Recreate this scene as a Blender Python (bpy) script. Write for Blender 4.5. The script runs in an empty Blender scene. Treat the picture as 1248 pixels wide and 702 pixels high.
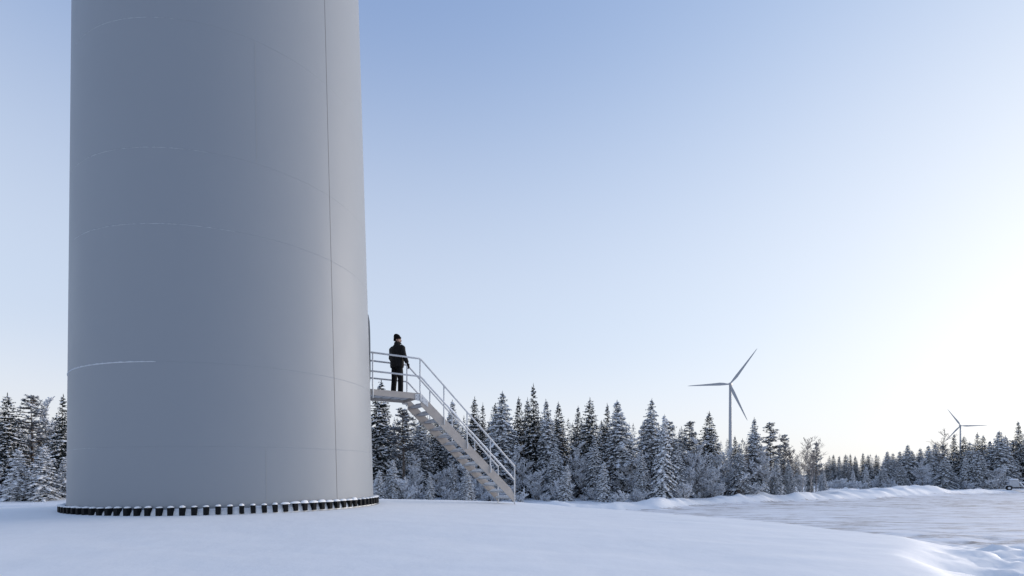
import bpy, bmesh, math, random
import numpy as np
from mathutils import Vector, Matrix
R = math.radians
scene = bpy.context.scene
C = scene.collection

# ------------------------------------------------------------------ camera
# photograph 1248 x 702, level camera with a raised lens (verticals stay vertical)
FPX, CX, HY, CAMZ = 630.0, 624.0, 579.0, 0.8
cam = bpy.data.cameras.new('camera')
cam.sensor_width = 36.0
cam.lens = 36.0 * FPX / 1248.0
cam.shift_y = (HY - 351.0) / 1248.0
cam.clip_start = 0.05
cam.clip_end = 20000
cam_ob = bpy.data.objects.new('camera', cam)
cam_ob.location = (0, 0, CAMZ)
cam_ob.rotation_euler = (R(90), 0, 0)
C.objects.link(cam_ob)
scene.camera = cam_ob

# ------------------------------------------------------------------ sky, sun, exposure
SUN_AZ, SUN_EL = 62.0, 6.0          # degrees right of the view axis, above the horizon
world = bpy.data.worlds.new('World')
scene.world = world
world.use_nodes = True
wn = world.node_tree.nodes; wl = world.node_tree.links
bg = wn['Background']
sky = wn.new('ShaderNodeTexSky')
sky.sky_type = 'NISHITA'
sky.sun_disc = False
sky.sun_elevation = R(SUN_EL)
sky.sun_rotation = R(SUN_AZ)
sky.altitude = 100
sky.air_density = 0.85
sky.dust_density = 2.5
sky.ozone_density = 5.0
hs = wn.new('ShaderNodeHueSaturation')
hs.inputs['Saturation'].default_value = 0.82
hs.inputs['Hue'].default_value = 0.508
wl.new(sky.outputs[0], hs.inputs['Color'])
# frosty haze layer: whitens the sky evenly all the way round towards the horizon
tcw = wn.new('ShaderNodeTexCoord'); sx = wn.new('ShaderNodeSeparateXYZ'); ab = wn.new('ShaderNodeMath'); ab.operation = 'ABSOLUTE'
wl.new(tcw.outputs['Generated'], sx.inputs[0]); wl.new(sx.outputs['Z'], ab.inputs[0])
hr = wn.new('ShaderNodeValToRGB'); hr.color_ramp.interpolation = 'EASE'
hr.color_ramp.elements.new(0.3)
for e, (p_, c_) in zip(hr.color_ramp.elements, [(0.0, 0.6), (0.25, 0.25), (0.72, 0.0)]):
    e.position = p_; e.color = (c_, c_, c_, 1)
wl.new(ab.outputs[0], hr.inputs[0])
hm = wn.new('ShaderNodeMix'); hm.data_type = 'RGBA'
hc = wn.new('ShaderNodeValToRGB')       # its colour: creamy right above the treetops, pale blue higher up
for e, (p_, c_) in zip(hc.color_ramp.elements, [(0.03, (0.88, 0.84, 0.84)), (0.28, (0.72, 0.81, 0.98))]):
    e.position = p_; e.color = (*c_, 1)
wl.new(ab.outputs[0], hc.inputs[0])
hk = wn.new('ShaderNodeVectorMath'); hk.operation = 'SCALE'; hk.inputs['Scale'].default_value = 3.4
wl.new(hc.outputs[0], hk.inputs[0]); wl.new(hk.outputs[0], hm.inputs['B'])
wl.new(hr.outputs[0], hm.inputs['Factor']); wl.new(hs.outputs[0], hm.inputs['A'])
# soft shoulder over the whole sky, as in the photograph: c / (0.55 + c / WMAX)
WMAX = 2.3
k1 = wn.new('ShaderNodeVectorMath'); k1.operation = 'SCALE'; k1.inputs['Scale'].default_value = 1.0 / WMAX
k2 = wn.new('ShaderNodeVectorMath'); k2.operation = 'ADD'; k2.inputs[1].default_value = (0.55, 0.55, 0.55)
k3 = wn.new('ShaderNodeVectorMath'); k3.operation = 'DIVIDE'
wl.new(hm.outputs['Result'], k1.inputs[0]); wl.new(k1.outputs[0], k2.inputs[0])
wl.new(hm.outputs['Result'], k3.inputs[0]); wl.new(k2.outputs[0], k3.inputs[1])
wl.new(k3.outputs[0], bg.inputs['Color'])
bg.inputs['Strength'].default_value = 0.15

sun = bpy.data.lights.new('sun', 'SUN')
sun.energy = 1.0
sun.angle = R(45)
sun.color = (1.0, 0.88, 0.76)
sun_ob = bpy.data.objects.new('sun', sun)
d = Vector((math.sin(R(SUN_AZ)) * math.cos(R(SUN_EL)), math.cos(R(SUN_AZ)) * math.cos(R(SUN_EL)), math.sin(R(SUN_EL))))
sun_ob.rotation_euler = d.to_track_quat('Z', 'Y').to_euler()
sun_ob.location = (60, 40, 60)
C.objects.link(sun_ob)

scene.view_settings.view_transform = 'Standard'
scene.view_settings.look = 'None'
scene.view_settings.gamma = 1.0
scene.view_settings.use_curve_mapping = False
scene.view_settings.exposure = 2.0
scene.render.engine = 'CYCLES'
scene.cycles.use_denoising = True
scene.cycles.max_bounces = 6
scene.cycles.transparent_max_bounces = 4

# ------------------------------------------------------------------ helpers
def px(x, y, depth):
    """photo pixel at a known depth -> point"""
    return ((x - CX) / FPX * depth, depth, CAMZ - (y - HY) / FPX * depth)

def props(o, label=None, cat=None, group=None, kind=None):
    if label: o['label'] = label
    if cat: o['category'] = cat
    if group: o['group'] = group
    if kind: o['kind'] = kind
    return o

def mesh(name, verts, faces, mat=None, smooth=False):
    me = bpy.data.meshes.new(name)
    me.from_pydata([tuple(v) for v in verts], [], [tuple(f) for f in faces])
    if mat: me.materials.append(mat)
    if smooth: me.polygons.foreach_set('use_smooth', [True] * len(me.polygons))
    me.update()
    return me

def mesh_np(name, verts, faces, mat=None, smooth=False):
    """verts (n,3), faces (m,k) arrays"""
    verts = np.asarray(verts, np.float32); faces = np.asarray(faces, np.int32)
    me = bpy.data.meshes.new(name)
    k = faces.shape[1]; m = len(faces)
    me.vertices.add(len(verts)); me.vertices.foreach_set('co', verts.ravel())
    me.loops.add(m * k); me.loops.foreach_set('vertex_index', faces.ravel())
    me.polygons.add(m)
    me.polygons.foreach_set('loop_start', np.arange(0, m * k, k, dtype=np.int32))
    me.polygons.foreach_set('use_smooth', np.full(m, smooth, dtype=bool))
    if mat: me.materials.append(mat)
    me.update(calc_edges=True)
    return me

def link(name, me, parent=None):
    o = bpy.data.objects.new(name, me)
    C.objects.link(o)
    if parent is not None: o.parent = parent
    return o

def empty(name, loc=(0, 0, 0), rz=0.0, parent=None):
    o = bpy.data.objects.new(name, None)
    o.location = loc; o.rotation_euler = (0, 0, rz)
    o.empty_display_size = 0.2
    C.objects.link(o)
    if parent is not None: o.parent = parent
    return o

class MB:
    def __init__(s): s.v = []; s.f = []
    def add(s, verts, faces):
        b = len(s.v); s.v += [tuple(p) for p in verts]; s.f += [tuple(i + b for i in f) for f in faces]
    def box(s, c, size, M=None):
        x, y, z = size[0] / 2, size[1] / 2, size[2] / 2
        vs = [Vector((sx * x, sy * y, sz * z)) for sz in (-1, 1) for sy in (-1, 1) for sx in (-1, 1)]
        if M is not None: vs = [M @ v for v in vs]
        vs = [v + Vector(c) for v in vs]
        s.add(vs, [(0, 2, 3, 1), (4, 5, 7, 6), (0, 1, 5, 4), (2, 6, 7, 3), (0, 4, 6, 2), (1, 3, 7, 5)])
    def prism(s, poly, vec):
        """extrude a closed polygon (list of 3d points) along vec"""
        n = len(poly); a = [Vector(p) for p in poly]; b = [p + Vector(vec) for p in a]
        s.add(a + b, [tuple(range(n))[::-1], tuple(range(n, 2 * n))] + [(i, (i + 1) % n, n + (i + 1) % n, n + i) for i in range(n)])
    def tube(s, pts, radii, seg=8, cap=True, up=None):
        """radii: float list or (ra, rb) tuples"""
        pts = [Vector(p) for p in pts]; n = len(pts); rings = []
        ref = Vector(up) if up else None
        for i, p in enumerate(pts):
            t = (pts[min(i + 1, n - 1)] - pts[max(i - 1, 0)])
            t = t.normalized() if t.length > 1e-9 else Vector((0, 0, 1))
            if ref is None: ref = Vector((1, 0, 0)) if abs(t.x) < 0.8 else Vector((0, 1, 0))
            a = (ref - t * ref.dot(t)).normalized(); b = t.cross(a)
            if up is None: ref = a
            r = radii[i] if isinstance(radii, (list, tuple)) else radii
            ra, rb = r if isinstance(r, (list, tuple)) else (r, r)
            rings.append([p + a * math.cos(2 * math.pi * k / seg) * ra + b * math.sin(2 * math.pi * k / seg) * rb for k in range(seg)])
        vs = [v for r in rings for v in r]; fs = []
        for i in range(n - 1):
            for k in range(seg):
                k2 = (k + 1) % seg
                fs.append((i * seg + k, i * seg + k2, (i + 1) * seg + k2, (i + 1) * seg + k))
        if cap:
            fs.append(tuple(range(seg))[::-1]); fs.append(tuple((n - 1) * seg + k for k in range(seg)))
        s.add(vs, fs)
    def build(s, name, mat, parent=None, smooth=False, bevel=0.0, bseg=2):
        me = mesh(name, s.v, s.f, mat, smooth)
        if bevel:
            bm = bmesh.new(); bm.from_mesh(me)
            es = [e for e in bm.edges if len(e.link_faces) == 2 and e.calc_face_angle(0) > R(40)]
            bmesh.ops.bevel(bm, geom=es, offset=bevel, segments=bseg, affect='EDGES', profile=0.6)
            bm.to_mesh(me); bm.free()
            if smooth: me.polygons.foreach_set('use_smooth', [True] * len(me.polygons))
        return link(name, me, parent)

def fuse(name, mb, mat, voxel, smooth_iter=6, parent=None):
    """one continuous surface out of overlapping lofts"""
    me = mesh(name + '_src', mb.v, mb.f)
    bm = bmesh.new(); bm.from_mesh(me); bmesh.ops.recalc_face_normals(bm, faces=bm.faces); bm.to_mesh(me); bm.free()
    o = link(name + '_src', me)
    m = o.modifiers.new('r', 'REMESH'); m.mode = 'VOXEL'; m.voxel_size = voxel
    m2 = o.modifiers.new('s', 'SMOOTH'); m2.iterations = smooth_iter; m2.factor = 0.5
    dg = bpy.context.evaluated_depsgraph_get()
    out = bpy.data.meshes.new_from_object(o.evaluated_get(dg))
    out.name = name
    bpy.data.objects.remove(o); bpy.data.meshes.remove(me)
    out.materials.clear(); out.materials.append(mat)
    out.polygons.foreach_set('use_smooth', [True] * len(out.polygons))
    return link(name, out, parent)

# ------------------------------------------------------------------ materials
def new_mat(name, col, rough=0.6, spec=0.5, metal=0.0):
    m = bpy.data.materials.new(name); m.use_nodes = True
    b = m.node_tree.nodes['Principled BSDF']
    b.inputs['Base Color'].default_value = (*col, 1)
    b.inputs['Roughness'].default_value = rough
    b.inputs['Specular IOR Level'].default_value = spec
    b.inputs['Metallic'].default_value = metal
    return m, m.node_tree.nodes, m.node_tree.links, b

def noise_node(n, l, scale, detail=4, rough=0.55, coord='Object', vscale=None, rotz=0.0):
    tc = n.new('ShaderNodeTexCoord'); mp = n.new('ShaderNodeMapping')
    l.new(tc.outputs[coord], mp.inputs['Vector'])
    if vscale: mp.inputs['Scale'].default_value = vscale
    mp.inputs['Rotation'].default_value = (0, 0, rotz)
    t = n.new('ShaderNodeTexNoise'); t.inputs['Scale'].default_value = scale
    t.inputs['Detail'].default_value = detail; t.inputs['Roughness'].default_value = rough
    l.new(mp.outputs[0], t.inputs['Vector'])
    return t

def ramp(n, l, src, stops):
    r = n.new('ShaderNodeValToRGB')
    while len(r.color_ramp.elements) < len(stops): r.color_ramp.elements.new(0.5)
    for e, (p, c) in zip(r.color_ramp.elements, stops):
        e.position = p; e.color = (*c, 1) if len(c) == 3 else c
    l.new(src, r.inputs[0])
    return r

def bump(n, l, b, src, strength, dist):
    bp = n.new('ShaderNodeBump'); bp.inputs['Strength'].default_value = strength
    bp.inputs['Distance'].default_value = dist
    l.new(src, bp.inputs['Height']); l.new(bp.outputs[0], b.inputs['Normal'])
    return bp

def snow_material(name, col, gscale, bstr, bdist):
    m, n, l, b = new_mat(name, col, 0.65, 0.25)
    t1 = noise_node(n, l, gscale, 6, 0.6, 'Object')
    r = ramp(n, l, t1.outputs[0], [(0.3, [c * 0.96 for c in col]), (0.7, col)])
    l.new(r.outputs[0], b.inputs['Base Color'])
    bump(n, l, b, t1.outputs[0], bstr, bdist)
    return m
M_SNOW = snow_material('ground_snow', (0.83, 0.85, 0.88), 2.2, 0.25, 0.05)
M_CLUMP = snow_material('branch_snow', (0.80, 0.83, 0.88), 5.0, 0.5, 0.05)
M_CAP = snow_material('cap_snow', (0.84, 0.86, 0.89), 14.0, 0.4, 0.02)

def yard_material():
    m, n, l, b = new_mat('packed_snow', (0.75, 0.77, 0.8), 0.75, 0.15)
    # tyre-polished streaks where the gravel shows through
    t1 = noise_node(n, l, 1.0, 7, 0.68, 'Object', (0.30, 1.5, 1), R(10))
    t2 = noise_node(n, l, 1.0, 4, 0.6, 'Object', (0.03, 0.06, 1), R(8))
    t3 = noise_node(n, l, 1.4, 8, 0.75, 'Object', (0.5, 1, 1))
    r1 = ramp(n, l, t1.outputs[0], [(0.42, (0, 0, 0)), (0.56, (1, 1, 1))])
    r2 = ramp(n, l, t2.outputs[0], [(0.32, (0.25, 0.25, 0.25)), (0.52, (1, 1, 1))])
    r3 = ramp(n, l, t3.outputs[0], [(0.40, (0.05, 0.05, 0.05)), (0.60, (1, 1, 1))])
    mm = n.new('ShaderNodeMath'); mm.operation = 'MULTIPLY'
    l.new(r1.outputs[0], mm.inputs[0]); l.new(r2.outputs[0], mm.inputs[1])
    m2 = n.new('ShaderNodeMath'); m2.operation = 'MULTIPLY'
    l.new(mm.outputs[0], m2.inputs[0]); l.new(r3.outputs[0], m2.inputs[1])
    mx = n.new('ShaderNodeMix'); mx.data_type = 'RGBA'
    mx.inputs['A'].default_value = (0.80, 0.82, 0.86, 1); mx.inputs['B'].default_value = (0.22, 0.185, 0.16, 1)
    l.new(m2.outputs[0], mx.inputs['Factor']); l.new(mx.outputs['Result'], b.inputs['Base Color'])
    bump(n, l, b, t1.outputs[0], 0.6, 0.12)
    return m
M_YARD = yard_material()

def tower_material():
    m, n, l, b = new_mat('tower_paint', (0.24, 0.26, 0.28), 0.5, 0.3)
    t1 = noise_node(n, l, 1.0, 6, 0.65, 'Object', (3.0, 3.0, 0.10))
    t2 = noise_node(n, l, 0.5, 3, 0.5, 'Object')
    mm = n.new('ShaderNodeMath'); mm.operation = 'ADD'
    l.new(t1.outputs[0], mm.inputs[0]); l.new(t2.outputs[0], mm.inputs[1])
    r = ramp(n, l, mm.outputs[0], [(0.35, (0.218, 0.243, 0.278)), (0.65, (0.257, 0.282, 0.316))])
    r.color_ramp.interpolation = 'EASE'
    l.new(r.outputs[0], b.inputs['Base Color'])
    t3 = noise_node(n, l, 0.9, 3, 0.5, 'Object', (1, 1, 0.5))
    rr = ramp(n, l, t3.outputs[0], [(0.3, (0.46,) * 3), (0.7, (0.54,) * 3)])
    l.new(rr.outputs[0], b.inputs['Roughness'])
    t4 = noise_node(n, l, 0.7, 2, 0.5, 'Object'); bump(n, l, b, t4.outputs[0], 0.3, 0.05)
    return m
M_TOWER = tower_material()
M_SEAM, *_ = new_mat('weld_line', (0.15, 0.155, 0.165), 0.6)
M_SEAMLIGHT, *_ = new_mat('weld_bead', (0.27, 0.285, 0.30), 0.5)
M_BLACK, *_ = new_mat('black_cap', (0.006, 0.007, 0.009), 0.7, 0.15)
M_FROST, *_ = new_mat('rime', (0.55, 0.58, 0.62), 0.8, 0.2)

def steel_material(name, c0, c1, rough, scale=3.0):
    m, n, l, b = new_mat(name, c0, rough, 0.5)
    t = noise_node(n, l, scale, 5, 0.65, 'Object')
    r = ramp(n, l, t.outputs[0], [(0.35, c0), (0.65, c1)])
    l.new(r.outputs[0], b.inputs['Base Color'])
    bump(n, l, b, t.outputs[0], 0.1, 0.01)
    return m
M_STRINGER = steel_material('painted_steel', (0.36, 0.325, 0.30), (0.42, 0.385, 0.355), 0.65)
M_RAIL = steel_material('galvanised_rail', (0.52, 0.53, 0.55), (0.64, 0.65, 0.66), 0.45, 6.0)
M_TREAD = steel_material('galvanised_grating', (0.30, 0.32, 0.35), (0.40, 0.42, 0.45), 0.55, 9.0)
M_TURB = steel_material('turbine_paint', (0.30, 0.31, 0.33), (0.34, 0.35, 0.37), 0.5, 0.2)

def needle_material(name, dark, frost, lo, hi):
    m, n, l, b = new_mat(name, dark, 0.8, 0.2)
    t = noise_node(n, l, 1.6, 5, 0.7, 'Object')
    r = ramp(n, l, t.outputs[0], [(lo, dark), (hi, frost)])
    l.new(r.outputs[0], b.inputs['Base Color'])
    return m
M_NEEDLE = needle_material('spruce_needles', (0.016, 0.024, 0.022), (0.085, 0.10, 0.11), 0.45, 0.8)
M_NEEDLE_F = needle_material('frosted_needles', (0.03, 0.04, 0.042), (0.34, 0.38, 0.44), 0.38, 0.70)
M_TWIG = needle_material('frosted_twigs', (0.20, 0.20, 0.21), (0.74, 0.77, 0.82), 0.32, 0.58)
M_BIRCHTWIG = needle_material('birch_twigs', (0.16, 0.12, 0.10), (0.42, 0.38, 0.37), 0.35, 0.68)
M_BARK = needle_material('bark', (0.06, 0.045, 0.035), (0.20, 0.18, 0.17), 0.4, 0.7)
M_BIRCHBARK = needle_material('birch_bark', (0.18, 0.16, 0.15), (0.50, 0.48, 0.47), 0.35, 0.6)

# ------------------------------------------------------------------ noise for terrain
_rng = np.random.default_rng(7)
_perm = _rng.random((256, 256))
def vnoise(x, y):
    xi = np.floor(x).astype(int); yi = np.floor(y).astype(int)
    fx = x - xi; fy = y - yi
    fx = fx * fx * (3 - 2 * fx); fy = fy * fy * (3 - 2 * fy)
    g = lambda a, b: _perm[a % 256, b % 256]
    return (g(xi, yi) * (1 - fx) + g(xi + 1, yi) * fx) * (1 - fy) + (g(xi, yi + 1) * (1 - fx) + g(xi + 1, yi + 1) * fx) * fy - 0.5
def fbm(x, y, o=4):
    s = 0; a = 1.0
    for i in range(o):
        s = s + a * vnoise(x * 2 ** i + 17 * i, y * 2 ** i - 9 * i); a *= 0.5
    return s
def sstep(t):
    t = np.clip(t, 0, 1); return t * t * (3 - 2 * t)

# ------------------------------------------------------------------ terrain
TC = (-7.23, 13.66)          # tower centre on the mound
TR = 3.45                    # tower radius at the base
YARD_Z, WOOD_Z = -1.70, -1.45
def yard_pt(x, y):
    dd = (CAMZ - YARD_Z) * FPX / (y - HY)
    return ((x - CX) / FPX * dd, dd)
YARD_FAR = [(-30.0, 37.0), (-6.0, 35.5), (4.0, 35.8)] + [yard_pt(*p) for p in
            [(807, 621.5), (858, 615.5), (936, 612.5), (995, 610.5), (1073, 607.5), (1151, 604), (1248, 600)]] + [(105, 79), (150, 80)]
_ang = np.radians([-180, -130, -100, -75, -50, -34, -27, -21, -14, -8, -2, 4, 10, 22, 35, 60, 90, 135, 180])
_rad = np.array([11.0, 16, 19, 19, 15.4, 14.5, 14.3, 14.4, 15.3, 15.9, 14.9, 13.7, 11.8, 10.4, 10.0, 9.8, 9.5, 10, 11.0])
PILES = [  # px x, px top, px base row, radius m
    (1003, 600, 608, 2.4), (1022, 598, 607, 2.6), (1046, 599, 606.5, 2.3), (1068, 597, 606, 2.6),
    (1092, 595.5, 605, 3.0), (1112, 596.5, 604.5, 2.6), (1132, 597, 604, 2.6), (1152, 598.5, 603.5, 2.4),
    (908, 601, 611, 2.2), (924, 603, 611, 1.8), (846, 607, 614, 2.0), (34, 606.5, 614, 1.9), (66, 605.5, 614.5, 1.7), (4, 608, 614, 2.0)]
def dist_poly(x, y, P):
    best = np.full(x.shape, 1e9); side = np.zeros(x.shape)
    for (ax, ay), (bx, by) in zip(P[:-1], P[1:]):
        dx, dy = bx - ax, by - ay
        t = np.clip(((x - ax) * dx + (y - ay) * dy) / (dx * dx + dy * dy), 0, 1)
        dd = np.hypot(x - ax - t * dx, y - ay - t * dy)
        s = np.sign(dx * (y - ay) - dy * (x - ax))
        m = dd < best
        best = np.where(m, dd, best); side = np.where(m, s, side)
    return best * np.where(side == 0, 1, side)          # positive = beyond the far edge
def terrain(x, y):
    x = np.asarray(x, float); y = np.asarray(y, float)
    rx, ry = x - TC[0], y - TC[1]
    r = np.hypot(rx, ry); a = np.arctan2(ry, rx)
    re = np.interp(a, _ang, _rad) + 0.3 * fbm(x * 0.3, y * 0.3, 2)
    top = -0.046 * np.maximum(r - 3.8, 0)
    top = top + 0.05 * fbm(x * 0.22 + 3, y * 0.5, 3) * np.clip((r - 4) / 3, 0, 1)
    top = top + 0.020 * fbm(x * 0.8 + 40, y * 2.4, 4) * np.clip((r - 4) / 3, 0, 1)
    fd = dist_poly(x, y, YARD_FAR)
    fd = fd + 0.5 * fbm(x * 0.4, y * 0.4 + 50, 3)
    # packed yard: small ruts; scuffed snow close to the mound foot
    scuff = np.exp(-((np.hypot(x - 15, y - 14) / 9.0) ** 4))
    yard = YARD_Z + 0.05 * fbm(x * 0.25, y * 0.9, 4) + scuff * (0.16 * fbm(x * 0.8, y * 0.9, 5) + 0.14 * np.abs(fbm(x * 0.35 + 5, y * 1.5, 3)))
    # two ruts crossing the scuffed snow
    for off in (0.0, 1.9):
        q = (y - 13.2 - off) + 0.34 * (x - 13) + 0.5 * np.sin(x * 0.25)
        yard = yard + scuff * (0.13 * np.exp(-((q - 0.32) / 0.16) ** 2) + 0.10 * np.exp(-((q + 0.32) / 0.16) ** 2) - 0.10 * np.exp(-(q / 0.22) ** 2))
    wood = WOOD_Z + 0.12 * fbm(x * 0.5, y * 0.5, 4)
    low = yard + (wood - yard) * sstep((fd + 0.2) / 1.2)
    bank = (0.24 + 0.45 * np.maximum(fbm(x * 0.32, y * 0.32 + 11, 3), -0.6)) * np.exp(-((fd - 1.5) / 1.1) ** 2)
    bank = bank * (0.6 + 0.8 * np.clip(0.5 + fbm(x * 1.2, y * 1.2, 2), 0, 1))
    low = low + np.maximum(bank, 0) * (1 - 0.85 * sstep((x - 62) / 8.0))
    for (qx, qt, qb, rad) in PILES:
        dd = (CAMZ - YARD_Z) * FPX / (qb - HY) + rad * 0.9
        cx = (qx - CX) / FPX * dd
        hh = CAMZ - (qt - HY) / FPX * dd - WOOD_Z
        low = low + max(hh, 0.15) * np.exp(-(((x - cx) / rad) ** 2 + ((y - dd) / (rad * 0.8)) ** 2)) * (1 + 0.35 * fbm(x * 1.1, y * 1.1, 3))
    # churned snow pushed up against the mound's foot on the yard side
    fq = np.hypot((x - 10.5) / 1.25, y - 8.5)
    foot = np.exp(-((fq / 5.6) ** 4))
    low = low + foot * (0.86 + 0.16 * fbm(x * 0.6, y * 0.7 + 31, 3) + 0.24 * fbm(x * 1.5 + 4, y * 1.7, 5) + 0.20 * np.abs(fbm(x * 0.9 + 9, y * 2.6 + 0.9 * x, 4)))
    t = sstep((r - re) / np.interp(a, np.radians([-60, -35, -10, 5]), [3.0, 1.3, 1.3, 3.0]))
    return top + (low - top) * t, np.where(foot > 0.3 + 0.3 * fbm(x * 0.8, y * 0.8, 3), np.maximum(fd, 0.2), fd), t
def ground_z(x, y):
    return float(terrain(np.array([x]), np.array([y]))[0][0])

def axis(segs):
    out = [segs[0][0]]
    for a, b, s0, s1 in segs:
        p = a
        while True:
            k = (p - a) / (b - a); p = p + s0 + (s1 - s0) * k
            if p >= b - 0.3 * s1: break
            out.append(p)
        out.append(b)
    return np.array(out)
gx = axis([(-110, -22, 2.2, 0.4), (-22, 18, 0.16, 0.16), (18, 60, 0.2, 0.5), (60, 150, 0.55, 1.6)])
gy = axis([(-14, 2, 1.0, 0.3), (2, 20, 0.13, 0.15), (20, 85, 0.2, 0.42), (85, 140, 0.6, 2.2)])
X, Y = np.meshgrid(gx, gy)
Z, FD, TT = terrain(X, Y)
edge = np.minimum.reduce([X - gx[0], gx[-1] - X, Y - gy[0], gy[-1] - Y])
Z = WOOD_Z + (Z - WOOD_Z) * sstep(edge / 8.0)
nx, ny = len(gx), len(gy)
V = np.stack([X.ravel(), Y.ravel(), Z.ravel()], 1)
ii = (np.arange(ny - 1)[:, None] * nx + np.arange(nx - 1)[None, :]).ravel()
F = np.stack([ii, ii + 1, ii + nx + 1, ii + nx], 1)
fd_c = FD.ravel()[F].mean(1); tt_c = TT.ravel()[F].mean(1); e_c = edge.ravel()[F].mean(1)
is_yard = (fd_c < 0.1) & (tt_c > 0.97) & (e_c > 10) & (V[F[:, 0], 0] > -34)
def sub(Vv, Ff):
    u, inv = np.unique(Ff.ravel(), return_inverse=True)
    return Vv[u], inv.reshape(Ff.shape)
gv, gf = sub(V, F[~is_yard])
# outer sheet to the horizon
B = 9000.0
x0, x1, y0, y1 = gx[0], gx[-1], gy[0], gy[-1]
ov = np.array([(-B, -B, WOOD_Z), (B, -B, WOOD_Z), (B, B, WOOD_Z), (-B, B, WOOD_Z), (x0, y0, WOOD_Z), (x1, y0, WOOD_Z), (x1, y1, WOOD_Z), (x0, y1, WOOD_Z)])
of = np.array([(0, 1, 5, 4), (1, 2, 6, 5), (2, 3, 7, 6), (3, 0, 4, 7)])
ground = link('snow_ground', mesh_np('snow_ground', np.vstack([gv, ov]), np.vstack([gf, of + len(gv)]), M_SNOW, True))
props(ground, 'smooth untouched snow covering the mound around the tower and the woodland floor', kind='structure')
yv, yf = sub(V, F[is_yard])
yard = link('plowed_yard', mesh_np('plowed_yard', yv, yf, M_YARD, True))
props(yard, 'plowed gravel yard with packed snow and brown streaks right of the mound', kind='structure')

# ------------------------------------------------------------------ tower
TAPER = 0.0172
def tr(z): return TR - TAPER * z
tower = empty('wind_turbine_tower', (TC[0], TC[1], 0))
tower.rotation_euler.y = R(-0.7)
props(tower, 'huge pale grey steel turbine tower base filling the left, bolted to its foundation', 'tower')
SEAMS = [0.02, 1.36, 3.05, 5.82, 7.36, 10.0, 12.8, 15.6, 18.4, 21.2, 24.0, 30.0, 36.0, 42.0]
NS = 240
def shell(z0, z1, smooth=True):
    lev = [(z0, -0.003), (z0 + 0.007, 0.0)]
    k = max(2, int((z1 - z0) / 1.5))
    lev += [(z0 + (z1 - z0) * i / k, 0.0) for i in range(1, k)]
    lev += [(z1 - 0.007, 0.0), (z1, -0.003)]
    lev = [lev[0], lev[1], lev[1]] + lev[2:-2] + [lev[-2], lev[-2], lev[-1]]     # doubled loops keep the chamfer crisp
    vs = []
    for z, off in lev:
        rr = tr(z) + off
        for s in range(NS):
            a = 2 * math.pi * s / NS; vs.append((rr * math.cos(a), rr * math.sin(a), z))
    fs = [(i * NS + s, i * NS + (s + 1) % NS, (i + 1) * NS + (s + 1) % NS, (i + 1) * NS + s) for i in range(len(lev) - 1) if lev[i] != lev[i + 1] for s in range(NS)]
    return vs, fs
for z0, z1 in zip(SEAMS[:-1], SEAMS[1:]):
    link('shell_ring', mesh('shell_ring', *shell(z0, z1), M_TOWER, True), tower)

def tower_angle(pxx, z):
    """visible angle on the tower whose point projects to column pxx"""
    k = (pxx - CX) / FPX; best = None
    for i in range(3600):
        a = -math.pi + i * 2 * math.pi / 3600
        x = TC[0] + tr(z) * math.cos(a); y = TC[1] + tr(z) * math.sin(a)
        if (-x) * math.cos(a) + (-y) * math.sin(a) < 0: continue
        e = abs(x / y - k)
        if best is None or e < best[0]: best = (e, a)
    return best[1]
def seam_strip(a, z0, z1, w, proud, mat):
    mb = MB(); n = max(2, int((z1 - z0) / 1.4)); vs = []
    for i in range(n + 1):
        z = z0 + (z1 - z0) * i / n
        for rr, da in ((tr(z) - 0.004, -w / 2), (tr(z) + proud, -w / 2), (tr(z) + proud, w / 2), (tr(z) - 0.004, w / 2)):
            aa = a + da / TR; vs.append((rr * math.cos(aa), rr * math.sin(aa), z))
    fs = [(i * 4 + k, i * 4 + k + 1, (i + 1) * 4 + k + 1, (i + 1) * 4 + k) for i in range(n) for k in range(3)]
    mb.add(vs, fs)
    return mb.build('weld_seam', mat, tower)
a_main = tower_angle(411, 0.3)
seam_strip(a_main, 0.03, 36.0, 0.014, 0.003, M_SEAM)
a2 = tower_angle(325, 0.7)
seam_strip(a2, 0.03, 1.35, 0.012, 0.0015, M_SEAMLIGHT)
seam_strip(tower_angle(318, 8), 7.4, 9.98, 0.012, 0.0015, M_SEAMLIGHT)

def ring_ridge(z, a0, a1, h, out, mat, name, seed, lumpy=0.5, n=90):
    """thin ridge of rime lying along a girth weld"""
    rg = random.Random(seed); vs = []; prof = 5
    for i in range(n + 1):
        t = i / n; a = a0 + (a1 - a0) * t
        k = (0.35 + 0.65 * math.sin(math.pi * min(1, max(0, t * 1.0))) ** 0.4) * (1 - lumpy * rg.random())
        hh, oo = h * k, out * k
        for q in range(prof):
            b = math.pi * q / (prof - 1)
            rr = tr(z) - 0.004 + oo * math.sin(b); zz = z - 0.3 * hh + hh * (1 - math.cos(b)) / 2
            vs.append((rr * math.cos(a), rr * math.sin(a), zz))
    fs = [(i * prof + k, i * prof + k + 1, (i + 1) * prof + k + 1, (i + 1) * prof + k) for i in range(n) for k in range(prof - 1)]
    return link(name, mesh(name, vs, fs, mat, True), tower)
A = lambda p, z: tower_angle(p, z)
ring_ridge(3.05, A(86, 3.05) - 0.25, A(192, 3.05), 0.04, 0.022, M_FROST, 'rime_ridge', 1)
ring_ridge(5.82, A(90, 5.8) - 0.2, A(292, 5.8), 0.011, 0.005, M_FROST, 'rime_ridge', 2, 0.8)
ring_ridge(7.36, A(92, 7.3) - 0.2, A(262, 7.3), 0.008, 0.004, M_FROST, 'rime_ridge', 3, 0.8)
ring_ridge(10.0, A(95, 9.9) - 0.1, A(220, 9.9), 0.008, 0.004, M_FROST, 'rime_ridge', 4, 0.8)
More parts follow.
